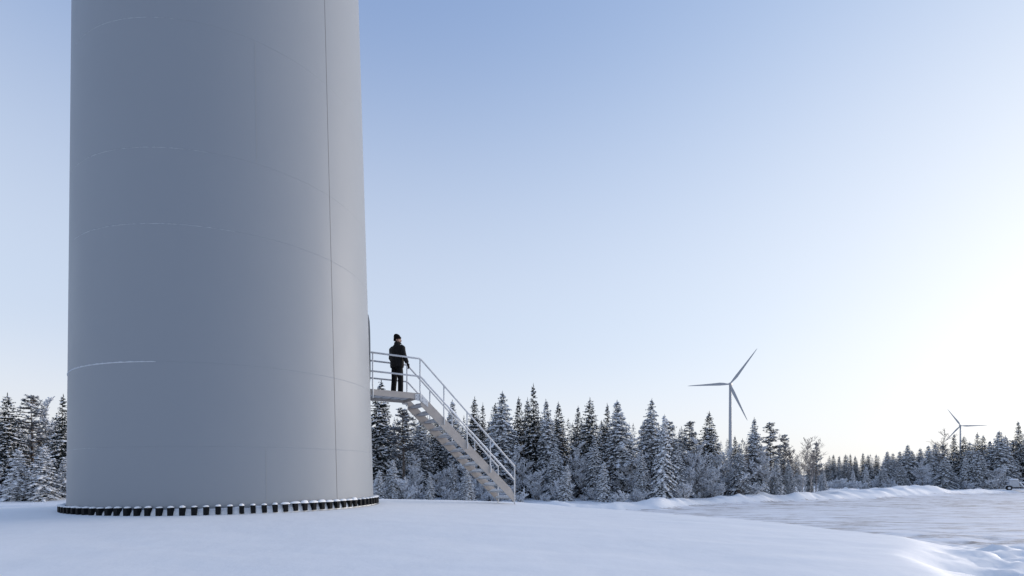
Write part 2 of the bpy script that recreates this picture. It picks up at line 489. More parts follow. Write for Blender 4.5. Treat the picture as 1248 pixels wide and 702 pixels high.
ring_ridge(1.36, A(84, 1.36) - 0.1, A(120, 1.36), 0.008, 0.004, M_FROST, 'rime_ridge', 5, 0.8)

# foundation flange, bolt caps and the snow between them
def annulus(r0, r1, z0, z1, lump, seed, name, mat, n=220):
    rg = random.Random(seed); vs = []; prof = 6
    ph = [rg.random() for _ in range(n)]
    for i in range(n):
        a = 2 * math.pi * i / n; k = 1 + lump * (ph[i] - 0.5)
        for q in range(prof):
            b = 0.5 * math.pi * q / (prof - 1)
            rr = r0 + (r1 - r0) * math.sin(b) * k; zz = z0 + (z1 - z0) * math.cos(b) * k
            vs.append((rr * math.cos(a), rr * math.sin(a), zz))
    fs = [(i * prof + q, i * prof + q + 1, ((i + 1) % n) * prof + q + 1, ((i + 1) % n) * prof + q) for i in range(n) for q in range(prof - 1)]
    return link(name, mesh(name, vs, fs, mat, True), tower)
mb = MB(); mb.tube([(0, 0, -0.30), (0, 0, -0.03)], TR + 0.16, 200)
mb.build('foundation_flange', M_TREAD, tower)
annulus(TR - 0.05, TR + 0.085, -0.03, 0.13, 0.25, 3, 'snow_fringe', M_CAP)
NB = 106
mb = MB(); mb.box((0, 0, 0), (0.12, 0.088, 0.165))
cap0 = mb.build('bolt_cap', M_BLACK, tower, False, 0.012, 2)
def pillow(name, rx, ry, h, mat, seed, seg=12):
    rg = random.Random(seed); vs = [(0, 0, h)]; rings = 4
    for i in range(1, rings + 1):
        b = 0.5 * math.pi * i / rings
        for s in range(seg):
            a = 2 * math.pi * s / seg; k = 1 + 0.18 * (rg.random() - 0.5)
            cs, sn = math.cos(a), math.sin(a)
            q = 1 / (abs(cs) ** 3 + abs(sn) ** 3) ** (1 / 3)
            vs.append((rx * q * cs * math.sin(b) * k, ry * q * sn * math.sin(b) * k, h * math.cos(b) * k))
    fs = [(0, 1 + s, 1 + (s + 1) % seg) for s in range(seg)]
    for i in range(rings - 1):
        for s in range(seg):
            fs.append((1 + i * seg + s, 1 + (i + 1) * seg + s, 1 + (i + 1) * seg + (s + 1) % seg, 1 + i * seg + (s + 1) % seg))
    return mesh(name, vs, fs, mat, True)
cap_snow = [pillow('snow_cap', 0.065, 0.050, 0.034, M_CAP, 10 + i) for i in range(5)]
rg = random.Random(5)
a_lo, a_hi = tower_angle(345, 0.1), tower_angle(432, 0.1)
for i in range(NB):
    a = 2 * math.pi * i / NB
    if i == 0: o = cap0
    else:
        o = cap0.copy(); C.objects.link(o); o.parent = tower
    rr = TR + 0.085
    o.location = (rr * math.cos(a), rr * math.sin(a), 0.075 + rg.uniform(-0.004, 0.004)); o.rotation_euler = (0, 0, a)
    aa = (a + math.pi) % (2 * math.pi) - math.pi
    k = 1.5 if a_lo < aa < a_hi else 1.0
    s = link('snow_cap', cap_snow[i % 5], o)
    s.location = (-0.005, 0, 0.08); s.scale = (1.0, rg.uniform(0.9, 1.1) if k == 1 else rg.uniform(1.6, 2.4), k * rg.uniform(0.7, 1.3))

# door behind the platform
U = Vector((0.84, 0.5426, 0)); U.normalize()
VV = Vector((-U.y, U.x, 0))
a_door = math.atan2(U.y, U.x)
PZ = 3.25
door = empty('door', (0, 0, 0), a_door, tower)
mb = MB(); rd = tr(PZ + 1.1)
def oval(w, h, z0, n=28):
    out = []
    for i in range(n):
        a = 2 * math.pi * i / n; c, s = math.cos(a), math.sin(a)
        q = 1 / (abs(c) ** 4 + abs(s) ** 4) ** 0.25
        out.append((w / 2 * q * c, z0 + h / 2 + h / 2 * q * s))
    return out
oo = oval(0.96, 2.16, PZ + 0.06)
mb.prism([(rd - 0.12, y, z) for y, z in oo], (0.13, 0, 0))
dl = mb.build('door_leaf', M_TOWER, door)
mb = MB(); oi, ou = oval(0.98, 2.18, PZ + 0.05), oval(1.14, 2.34, PZ - 0.03)
n = len(oi)
vs = [(rd - 0.08, y, z) for y, z in oi] + [(rd + 0.03, y, z) for y, z in oi] + [(rd + 0.03, y, z) for y, z in ou] + [(rd - 0.08, y, z) for y, z in ou]
fs = [(k * n + i, k * n + (i + 1) % n, ((k + 1) % 4) * n + (i + 1) % n, ((k + 1) % 4) * n + i) for k in range(4) for i in range(n)]
mb.add(vs, fs); mb.build('door_frame', M_SEAM, door)
mb = MB(); mb.tube([(rd + 0.0, -0.36, PZ + 1.05), (rd + 0.06, -0.36, PZ + 1.05), (rd + 0.06, -0.24, PZ + 1.05)], 0.012, 8)
mb.build('door_handle', M_BLACK, door)

# ------------------------------------------------------------------ access stair
A0 = Vector((-4.05, 15.0, 0)) + U * -0.02     # near corner of the platform at the tower
W = 1.10; S1 = 1.50                           # width, platform length
SB = 4.93                                     # along-stair distance of the foot
stair = empty('access_stair', tuple(A0 + U * 2.5 + VV * W / 2))
props(stair, 'beige steel stair with snowy treads and handrails up to the tower door platform', 'stair')
so = stair.location.copy()
def P(s, v, z): return A0 + U * s + VV * v + Vector((0, 0, z)) - so
def zs_top(s): return PZ + 0.05 - 0.895 * (s - S1)
def zrail(s): return PZ + 1.11 - 0.94 * (s - S1)
def zmid(s): return PZ + 0.57 - 0.925 * (s - S1)
for v in (0.0, W - 0.02):
    mb = MB(); dv = VV * 0.02
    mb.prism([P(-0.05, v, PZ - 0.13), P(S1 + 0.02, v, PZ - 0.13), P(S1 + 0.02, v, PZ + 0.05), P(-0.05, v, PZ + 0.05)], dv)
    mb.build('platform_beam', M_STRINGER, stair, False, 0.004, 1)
    mb = MB()
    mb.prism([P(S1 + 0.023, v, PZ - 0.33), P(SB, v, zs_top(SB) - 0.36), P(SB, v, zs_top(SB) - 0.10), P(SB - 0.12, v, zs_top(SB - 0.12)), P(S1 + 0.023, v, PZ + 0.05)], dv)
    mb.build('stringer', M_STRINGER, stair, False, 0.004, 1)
    # bolted splice plate where beam and stringer meet
    mb = MB(); vo = v - 0.013 if v == 0 else v + 0.0205
    mb.prism([P(S1 - 0.16, vo, PZ - 0.17), P(S1 + 0.02, vo, PZ - 0.19), P(S1 + 0.26, vo, PZ - 0.36), P(S1 + 0.26, vo, PZ - 0.19), P(S1 + 0.06, vo, PZ + 0.02), P(S1 - 0.16, vo, PZ + 0.02)], VV * 0.012)
    sp = mb.build('splice_plate', M_RAIL, stair)
    vb = vo - 0.006 if v == 0 else vo + 0.018
    for ds, dz in ((-0.12, -0.03), (-0.12, -0.13), (-0.03, -0.03), (-0.03, -0.13), (0.08, -0.09), (0.08, -0.2), (0.19, -0.2), (0.19, -0.29)):
        b2 = MB(); b2.tube([P(S1 + ds, vb - 0.006, PZ + dz), P(S1 + ds, vb + 0.006, PZ + dz)], 0.016, 6)
        b2.build('bolt', M_TREAD, sp)
NPL = 5
for i in range(NPL):                           # platform planks, seen from below
    s0 = 0.02 + i * (S1 - 0.02) / NPL; s1 = s0 + (S1 - 0.02) / NPL - 0.06
    mb = MB(); mb.prism([P(s0, 0.024, PZ - 0.045), P(s1, 0.024, PZ - 0.045), P(s1, 0.024, PZ), P(s0, 0.024, PZ)], VV * (W - 0.05))
    mb.build('platform_plank', M_TREAD, stair)
for s in (S1 - 0.1,):
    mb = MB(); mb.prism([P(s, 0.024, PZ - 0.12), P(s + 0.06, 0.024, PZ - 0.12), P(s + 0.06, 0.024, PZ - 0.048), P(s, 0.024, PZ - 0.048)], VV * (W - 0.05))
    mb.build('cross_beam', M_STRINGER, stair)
rg = random.Random(11)
NT = 14
for k in range(1, NT + 1):
    s = S1 + 0.243 * k - 0.02; z = PZ - 0.231 * k
    mb = MB(); mb.prism([P(s - 0.14, 0.024, z - 0.045), P(s + 0.14, 0.024, z - 0.045), P(s + 0.14, 0.024, z), P(s - 0.14, 0.024, z)], VV * (W - 0.05))
    t = mb.build('tread', M_TREAD, stair, False, 0.006, 1)
    hh = (0.045 + 0.04 * k / NT) * rg.uniform(0.85, 1.2)
    pm = pillow('snow_cover', 0.15, W / 2 - 0.03, hh, M_CAP, 30 + k, 24)
    q = link('snow_cover', pm, t); q.location = P(s, W / 2, z - 0.002); q.rotation_euler = (0, 0, a_door)
    q.scale = (rg.uniform(0.95, 1.06), 1, 1)
def rail(name, pts, r, snow=None):
    mb = MB(); mb.tube(pts, r, 10); return mb.build(name, M_RAIL, stair, True)
for v in (0.01, W - 0.01):
    g = 0.027
    rail('top_rail', [P(-0.02, v, PZ + 1.11), P(S1 - 0.03, v, PZ + 1.11), P(S1 + 0.03, v, PZ + 1.09), P(SB - 0.01, v, zrail(SB)), P(SB + 0.02, v, zrail(SB) - 0.03)], g)
    rail('middle_rail', [P(-0.02, v, PZ + 0.57), P(S1 - 0.03, v, PZ + 0.57), P(S1 + 0.03, v, PZ + 0.55), P(SB + 0.0, v, zmid(SB))], 0.026)
    for s in (0.03, S1 + 0.0):
        mb = MB(); vv = v - 0.034 if v < 0.5 else v + 0.034
        mb.tube([P(s, v, PZ + 1.10), P(s, v, PZ + 0.15), P(s, vv, PZ + 0.05), P(s, vv, PZ - 0.22)], 0.021, 8)
        mb.build('rail_post', M_RAIL, stair, True)
    for s in (S1 + 0.80, S1 + 1.62, S1 + 2.44 + 0.05):
        mb = MB(); vv = v - 0.034 if v < 0.5 else v + 0.034
        mb.tube([P(s, v, zrail(s)), P(s, v, zs_top(s) + 0.08), P(s, vv, zs_top(s)), P(s, vv, zs_top(s) - 0.2)], 0.021, 8)
        mb.build('rail_post', M_RAIL, stair, True)
    s = SB + 0.02; w = A0 + U * s + VV * v
    mb = MB(); mb.tube([P(s, v, zrail(SB) - 0.02), P(s, v, ground_z(w.x, w.y) - 0.3)], 0.022, 8)
    mb.build('rail_post', M_RAIL, stair, True)
    # thin line of snow lying on the rails
    for (za, zb, h) in ((PZ + 0.57 + 0.016, zmid, 0.02),):
        mb = MB(); pts = [P(S1 + 0.1 + (SB - S1 - 0.2) * i / 30, v, zb(S1 + 0.1 + (SB - S1 - 0.2) * i / 30) + 0.018) for i in range(31)]
        mb.tube(pts, [(0.020 + 0.014 * rg.random()) for _ in pts], 6)
        mb.build('rail_snow', M_CAP, stair, True)
# bracket between tower wall and platform
for v in (0.06, W - 0.08):
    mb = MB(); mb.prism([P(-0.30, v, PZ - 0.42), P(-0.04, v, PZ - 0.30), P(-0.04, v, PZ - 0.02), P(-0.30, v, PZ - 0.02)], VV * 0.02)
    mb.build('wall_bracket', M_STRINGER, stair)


# ------------------------------------------------------------------ person on the platform
M_JACKET, n_, l_, b_ = new_mat('black_jacket', (0.005, 0.0055, 0.0065), 0.75, 0.25)
_t = noise_node(n_, l_, 9.0, 4, 0.6, 'Object'); bump(n_, l_, b_, _t.outputs[0], 0.6, 0.03)
M_TROUSER, n_, l_, b_ = new_mat('black_trousers', (0.004, 0.0045, 0.0055), 0.85, 0.2)
_t = noise_node(n_, l_, 8.0, 4, 0.6, 'Object'); bump(n_, l_, b_, _t.outputs[0], 0.6, 0.03)
M_KNIT, n_, l_, b_ = new_mat('black_knit', (0.006, 0.0055, 0.006), 0.95, 0.1)
_t = noise_node(n_, l_, 60.0, 2, 0.5, 'Object', (1, 1, 0.25)); bump(n_, l_, b_, _t.outputs[0], 0.8, 0.01)
M_SKIN, *_ = new_mat('skin', (0.42, 0.26, 0.20), 0.55)
M_BEARD, *_ = new_mat('beard', (0.05, 0.035, 0.028), 0.85)
M_BOOT, *_ = new_mat('boot_leather', (0.012, 0.011, 0.010), 0.6)
pw = A0 + U * 0.97 + VV * 0.55
person = empty('person', (pw.x, pw.y, PZ + 0.004), R(-34))       # local +Y is where the chest points: away and to the right
props(person, 'person in black jacket, trousers and knit beanie standing on the platform, looking right', 'person')
person.scale = (1.035, 1.035, 1.035)
YAW = R(-50)                                                    # head turned further right
def hd(x, y, z):                                                # head space -> body space
    c_, s_ = math.cos(YAW), math.sin(YAW)
    return (x * c_ - y * s_, 0.015 + x * s_ + y * c_, z)
def loft(mb, rings, seg=16):
    """rings: (cx, cy, z, rx, ry) horizontal ellipses"""
    vs = []
    for cx, cy, z, rx, ry in rings:
        for k in range(seg):
            a = 2 * math.pi * k / seg; vs.append((cx + rx * math.cos(a), cy + ry * math.sin(a), z))
    n = len(rings)
    fs = [(i * seg + k, i * seg + (k + 1) % seg, (i + 1) * seg + (k + 1) % seg, (i + 1) * seg + k) for i in range(n - 1) for k in range(seg)]
    fs += [tuple(range(seg))[::-1], tuple((n - 1) * seg + k for k in range(seg))]
    mb.add(vs, fs)
SH = {1: (0.185, 0.0, 1.43), -1: (-0.185, 0.0, 1.43)}
EL = {1: (0.315, -0.035, 1.165), -1: (-0.285, 0.03, 1.15)}
WR = {1: (0.345, 0.075, 0.945), -1: (-0.26, 0.16, 0.965)}
# body: one continuous figure
mb = MB()
loft(mb, [(0, 0, 0.86, 0.14, 0.10), (0, 0, 0.95, 0.165, 0.115), (0, 0, 1.10, 0.14, 0.10), (0, 0.005, 1.30, 0.165, 0.115), (0, 0, 1.42, 0.16, 0.09), (0, 0, 1.48, 0.09, 0.065), (0, 0.01, 1.58, 0.056, 0.058)])
for s_ in (1, -1):
    mb.tube([SH[s_], EL[s_], WR[s_]], [0.052, 0.042, 0.028], 12)
    mb.tube([(s_ * 0.09, 0, 0.90), (s_ * 0.13, 0.012, 0.50), (s_ * 0.15, -0.015, 0.09)], [0.085, 0.058, 0.038], 12)
    mb.tube([(s_ * 0.15, -0.05, 0.045), (s_ * 0.165, 0.06, 0.04), (s_ * 0.175, 0.16, 0.03)], [0.035, 0.04, 0.025], 10)
hv = [(0.0, 1.545, 0.030, 0.034, 0.045), (0.0, 1.565, 0.048, 0.056, 0.025), (0.0, 1.60, 0.062, 0.078, 0.012), (0.0, 1.66, 0.073, 0.094, 0.002), (0.0, 1.72, 0.076, 0.099, -0.003), (0.0, 1.76, 0.068, 0.088, -0.005), (0.0, 1.785, 0.040, 0.052, -0.006)]
vs = []; seg = 18
for cx, z, rx, ry, cy in hv:
    for k in range(seg):
        a = 2 * math.pi * k / seg; vs.append(hd(cx + rx * math.cos(a), cy + ry * math.sin(a), z))
fs = [(i * seg + k, i * seg + (k + 1) % seg, (i + 1) * seg + (k + 1) % seg, (i + 1) * seg + k) for i in range(len(hv) - 1) for k in range(seg)] + [tuple(range(seg))[::-1], tuple((len(hv) - 1) * seg + k for k in range(seg))]
mb.add(vs, fs)
mb.tube([hd(0, 0.085, 1.685), hd(0, 0.105, 1.66), hd(0, 0.118, 1.635), hd(0, 0.095, 1.625)], [0.009, 0.012, 0.016, 0.012], 8)     # nose
mb.tube([hd(-0.04, 0.083, 1.695), hd(0, 0.098, 1.698), hd(0.04, 0.083, 1.695)], [0.010, 0.012, 0.010], 8)                         # brow
mb.tube([hd(-0.028, 0.083, 1.602), hd(0, 0.093, 1.600), hd(0.028, 0.083, 1.602)], [0.007, 0.010, 0.007], 8)                       # lips
for s_ in (1, -1):
    mb.tube([hd(s_ * 0.072, -0.012, 1.625), hd(s_ * 0.083, -0.018, 1.65), hd(s_ * 0.080, -0.015, 1.68)], [(0.008, 0.014), (0.010, 0.018), (0.008, 0.015)], 8)   # ears
fuse('body', mb, M_SKIN, 0.009, 3, person)
for s_ in (1, -1):
    b2 = MB(); b2.tube([hd(s_ * 0.032, 0.082, 1.668), hd(s_ * 0.032, 0.092, 1.668), hd(s_ * 0.032, 0.096, 1.668)], [0.010, 0.011, 0.004], 8)
    b2.build('eye', M_BLACK, person, True)
# short hair at the back and sides below the beanie
vs = []; hr_ = [(1.575, 0.050, 0.052), (1.61, 0.072, 0.074), (1.65, 0.080, 0.092), (1.70, 0.082, 0.102)]
for z, rx, ry in hr_:
    for k in range(17):
        a = math.pi * (0.98 + 1.04 * k / 16); vs.append(hd(rx * math.cos(a), 0.004 + ry * math.sin(a), z))
b2 = MB(); b2.add(vs, [(i * 17 + k, i * 17 + k + 1, (i + 1) * 17 + k + 1, (i + 1) * 17 + k) for i in range(3) for k in range(16)])
b2.build('hair', M_BEARD, person, True)
# beard round the jaw
b2 = MB(); b2.tube([hd(-0.068, 0.03, 1.61), hd(-0.055, 0.07, 1.578), hd(-0.02, 0.097, 1.562), hd(0.02, 0.097, 1.562), hd(0.055, 0.07, 1.578), hd(0.068, 0.03, 1.61)], [0.014, 0.020, 0.022, 0.022, 0.020, 0.014], 8)
b2.tube([hd(-0.03, 0.088, 1.614), hd(0, 0.100, 1.617), hd(0.03, 0.088, 1.614)], 0.007, 6)
b2.build('beard', M_BEARD, person, True)
# jacket with sleeves and collar
mb = MB()
loft(mb, [(0, -0.005, 0.83, 0.222, 0.165), (0, -0.005, 0.90, 0.235, 0.175), (0, 0, 1.02, 0.232, 0.172), (0, 0, 1.12, 0.226, 0.166), (0, 0.005, 1.28, 0.235, 0.170), (0, 0, 1.40, 0.232, 0.150), (0, -0.005, 1.465, 0.175, 0.115), (0, 0, 1.515, 0.100, 0.092), (0, 0.004, 1.588, 0.086, 0.092)], 24)
for s_ in (1, -1):
    e = Vector(EL[s_]); w = Vector(WR[s_]); s0 = Vector(SH[s_])
    mb.tube([s0 + Vector((-s_ * 0.03, 0, 0.005)), s0 + Vector((s_ * 0.03, 0, -0.04)), s0.lerp(e, 0.5), e, e.lerp(w, 0.5), w], [0.084, 0.096, 0.088, 0.080, 0.070, 0.056], 14)
jk = fuse('jacket', mb, M_JACKET, 0.012, 4, person)
# trousers
mb = MB()
loft(mb, [(0, 0, 0.80, 0.175, 0.115), (0, 0, 0.88, 0.178, 0.125), (0, 0, 0.97, 0.168, 0.12)], 20)
for s_ in (1, -1):
    mb.tube([(s_ * 0.085, 0, 0.88), (s_ * 0.108, 0.004, 0.72), (s_ * 0.132, 0.012, 0.50), (s_ * 0.145, 0.0, 0.28), (s_ * 0.152, -0.012, 0.07)], [(0.098, 0.112), (0.092, 0.106), (0.080, 0.086), (0.078, 0.082), (0.078, 0.082)], 14)
fuse('trousers', mb, M_TROUSER, 0.012, 3, person)
for s_ in (1, -1):
    mb = MB(); mb.tube([(s_ * 0.15, -0.075, 0.045), (s_ * 0.155, -0.02, 0.052), (s_ * 0.165, 0.08, 0.048), (s_ * 0.175, 0.17, 0.036), (s_ * 0.178, 0.20, 0.03)], [(0.036, 0.045), (0.046, 0.052), (0.050, 0.048), (0.044, 0.036), (0.025, 0.02)], 12)
    mb.tube([(s_ * 0.15, -0.015, 0.05), (s_ * 0.15, -0.015, 0.2)], [0.052, 0.056], 12)
    mb.box((s_ * 0.163, 0.055, 0.010), (0.09, 0.27, 0.02))
    fuse('boot', mb, M_BOOT, 0.010, 2, person)
# knit beanie with a folded brim and slouched crown
vs = []; prof = [(1.685, 0.083, 0.106, 0), (1.70, 0.090, 0.113, 0), (1.735, 0.091, 0.114, 0), (1.745, 0.085, 0.106, -0.003), (1.775, 0.082, 0.100, -0.012), (1.815, 0.066, 0.080, -0.022), (1.840, 0.040, 0.050, -0.030), (1.850, 0.012, 0.015, -0.034)]
for z, rx, ry, cy in prof:
    for k in range(20):
        a = 2 * math.pi * k / 20; vs.append(hd(rx * math.cos(a), cy - 0.004 + ry * math.sin(a), z + (0.034 * math.sin(a) - 0.022 if z < 1.74 else 0)))
fs = [(i * 20 + k, i * 20 + (k + 1) % 20, (i + 1) * 20 + (k + 1) % 20, (i + 1) * 20 + k) for i in range(len(prof) - 1) for k in range(20)] + [tuple(7 * 20 + k for k in range(20))]
mb = MB(); mb.add(vs, fs); mb.build('beanie', M_KNIT, person, True)
# gloved hands, slightly curled
for s_ in (1, -1):
    w = Vector(WR[s_]); dn = (w - Vector(EL[s_])).normalized(); fw = Vector((0.15 * -s_, 1, 0)); fw = (fw - dn * fw.dot(dn)).normalized(); sd = dn.cross(fw)
    mb = MB()
    mb.tube([w - dn * 0.03, w + dn * 0.03, w + dn * 0.085, w + dn * 0.10], [(0.036, 0.030), (0.046, 0.026), (0.050, 0.024), (0.046, 0.020)], 12, True, fw)
    inward = sd * (-1 if sd.x * s_ > 0 else 1)
    for j, ln in enumerate((0.075, 0.085, 0.080, 0.062)):
        b0 = w + dn * 0.09 + fw * (0.036 - 0.024 * j)
        mb.tube([b0, b0 + dn * ln * 0.45 + inward * 0.006, b0 + dn * ln * 0.8 + inward * 0.024, b0 + dn * ln * 0.92 + inward * 0.046], [0.0125, 0.012, 0.011, 0.009], 8)
    t0 = w + dn * 0.03 + fw * 0.038
    mb.tube([t0, t0 + fw * 0.028 + dn * 0.02, t0 + fw * 0.036 + dn * 0.055 + inward * 0.008], [0.014, 0.0135, 0.010], 8)
    fuse('glove', mb, M_KNIT, 0.006, 2, person)


# ------------------------------------------------------------------ far wind turbines
def turbine(pxx, pyy, depth, angles, rad, yaw, label):
    hx, hy, hz = px(pxx, pyy, depth)
    t = empty('wind_turbine', (hx, hy, WOOD_Z))
    props(t, label, 'wind turbine', 'wind turbines behind the forest')
    H = hz - WOOD_Z
    az = math.atan2(hx, hy)                         # line of sight
    fwd = Vector((-math.sin(az + yaw), -math.cos(az + yaw), 0))      # rotor axis, towards the camera
    rt = Vector((-fwd.y, fwd.x, 0)); up = Vector((0, 0, 1))
    mb = MB(); nz = 12
    mb.tube([(0, 0, -1 + (H + 0.5) * i / nz) for i in range(nz + 1)], [2.9 - 1.1 * i / nz for i in range(nz + 1)], 28)
    mb.build('tower_shaft', M_TURB, t, True)
    M = Matrix((rt, fwd, up)).transposed()
    mb = MB(); c = Vector((0, 0, H + 0.6)) - fwd * 4.0
    mb.box(c, (4.0, 11.0, 4.2), M); mb.build('nacelle', M_TURB, t, True, 0.9, 3)
    hub = Vector((0, 0, H)) + fwd * 3.4
    mb = MB(); mb.tube([hub - fwd * 2.0, hub - fwd * 0.5, hub + fwd * 0.8, hub + fwd * 1.8, hub + fwd * 2.3], [1.7, 2.0, 1.8, 1.1, 0.2], 20)
    mb.build('rotor_hub', M_TURB, t, True)
    for ang in angles:
        dr = rt * math.cos(R(ang)) + up * math.sin(R(ang)); ch = dr.cross(fwd)
        prof = [(0.8, 1.1, 1.1, 0), (4, 1.15, 1.1, 10), (9, 1.9, 0.75, 14), (15, 2.3, 0.55, 12), (25, 1.85, 0.42, 8), (40, 1.25, 0.3, 4), (54, 0.8, 0.2, 1), (62, 0.45, 0.12, 0), (65, 0.08, 0.04, 0)]
        vs = []; sg = 14
        for r_, c_, th, tw in prof:
            a_ = ch * math.cos(R(tw)) + fwd * math.sin(R(tw)); b_ = dr.cross(a_)
            off = c_ - 1.1 if r_ > 4 else 0
            o_ = hub + dr * (r_ * rad / 65.0) + a_ * off * 0.5 + fwd * (r_ / 65.0) ** 2 * 2.0
            for k in range(sg):
                q = 2 * math.pi * k / sg
                vs.append(o_ + a_ * c_ * math.cos(q) + b_ * th * math.sin(q) * (0.65 + 0.35 * math.cos(q) if r_ > 4 else 1))
        n = len(prof)
        fs = [(i * sg + k, i * sg + (k + 1) % sg, (i + 1) * sg + (k + 1) % sg, (i + 1) * sg + k) for i in range(n - 1) for k in range(sg)] + [tuple(range(sg)), tuple((n - 1) * sg + k for k in range(sg))[::-1]]
        mb = MB(); mb.add(vs, fs); mb.build('blade', M_TURB, t, True)
turbine(890, 468.5, 800, (52, 177.5, -67), 63, R(8), 'larger white wind turbine rising behind the middle of the forest')
turbine(1170.5, 519, 1560, (121, -2, 231), 61, R(-12), 'small distant wind turbine low over the treetops at the right')


# ------------------------------------------------------------------ trees
class Quads:
    def __init__(s): s.v = []; s.f = []
    def quad(s, a, b, c, d):
        n = len(s.v); s.v += [a, b, c, d]; s.f.append((n, n + 1, n + 2, n + 3))
    def leaf(s, p, q, side, w):
        m = (p[0] * 0.45 + q[0] * 0.55, p[1] * 0.45 + q[1] * 0.55, p[2] * 0.45 + q[2] * 0.55)
        s.quad(p, (m[0] + side[0] * w, m[1] + side[1] * w, m[2] + side[2] * w), q, (m[0] - side[0] * w, m[1] - side[1] * w, m[2] - side[2] * w))
    def mesh(s, name, mat): return mesh_np(name, s.v, s.f, mat, False)
class Blobs:
    F8 = [(0, 2, 4), (2, 1, 4), (1, 3, 4), (3, 0, 4), (2, 0, 5), (1, 2, 5), (3, 1, 5), (0, 3, 5)]
    def __init__(s): s.v = []; s.f = []
    def blob(s, p, ax, ay, h, rg, low=0.35):
        """ax, ay horizontal half axes as vectors, h height"""
        n = len(s.v); j = lambda: rg.uniform(0.75, 1.25)
        a, b, c, d_ = j(), j(), j(), j()
        x, y, z = p
        s.v += [(x + ax[0] * a, y + ax[1] * a, z + ax[2] * a), (x - ax[0] * b, y - ax[1] * b, z - ax[2] * b),
                (x + ay[0] * c, y + ay[1] * c, z + ay[2] * c), (x - ay[0] * d_, y - ay[1] * d_, z - ay[2] * d_),
                (x, y, z + h * j()), (x, y, z - h * low)]
        s.f += [tuple(i + n for i in f) for f in Blobs.F8]
    def mesh(s, name, mat): return mesh_np(name, s.v, s.f, mat, True)

def trunk_mesh(h, r, seed, mat, lean=0.0):
    rg = random.Random(seed); mb = MB(); n = 9; x = y = 0.0; pts = []; rad = []
    for i in range(n + 1):
        t = i / n; pts.append((x, y, -0.4 + (h + 0.4) * t)); rad.append(max(0.012, r * (1 - t) ** 0.85))
        x += rg.uniform(-0.03, 0.03) + lean; y += rg.uniform(-0.03, 0.03)
    mb.tube(pts, rad, 7)
    return mesh('trunk', mb.v, mb.f, mat, True)

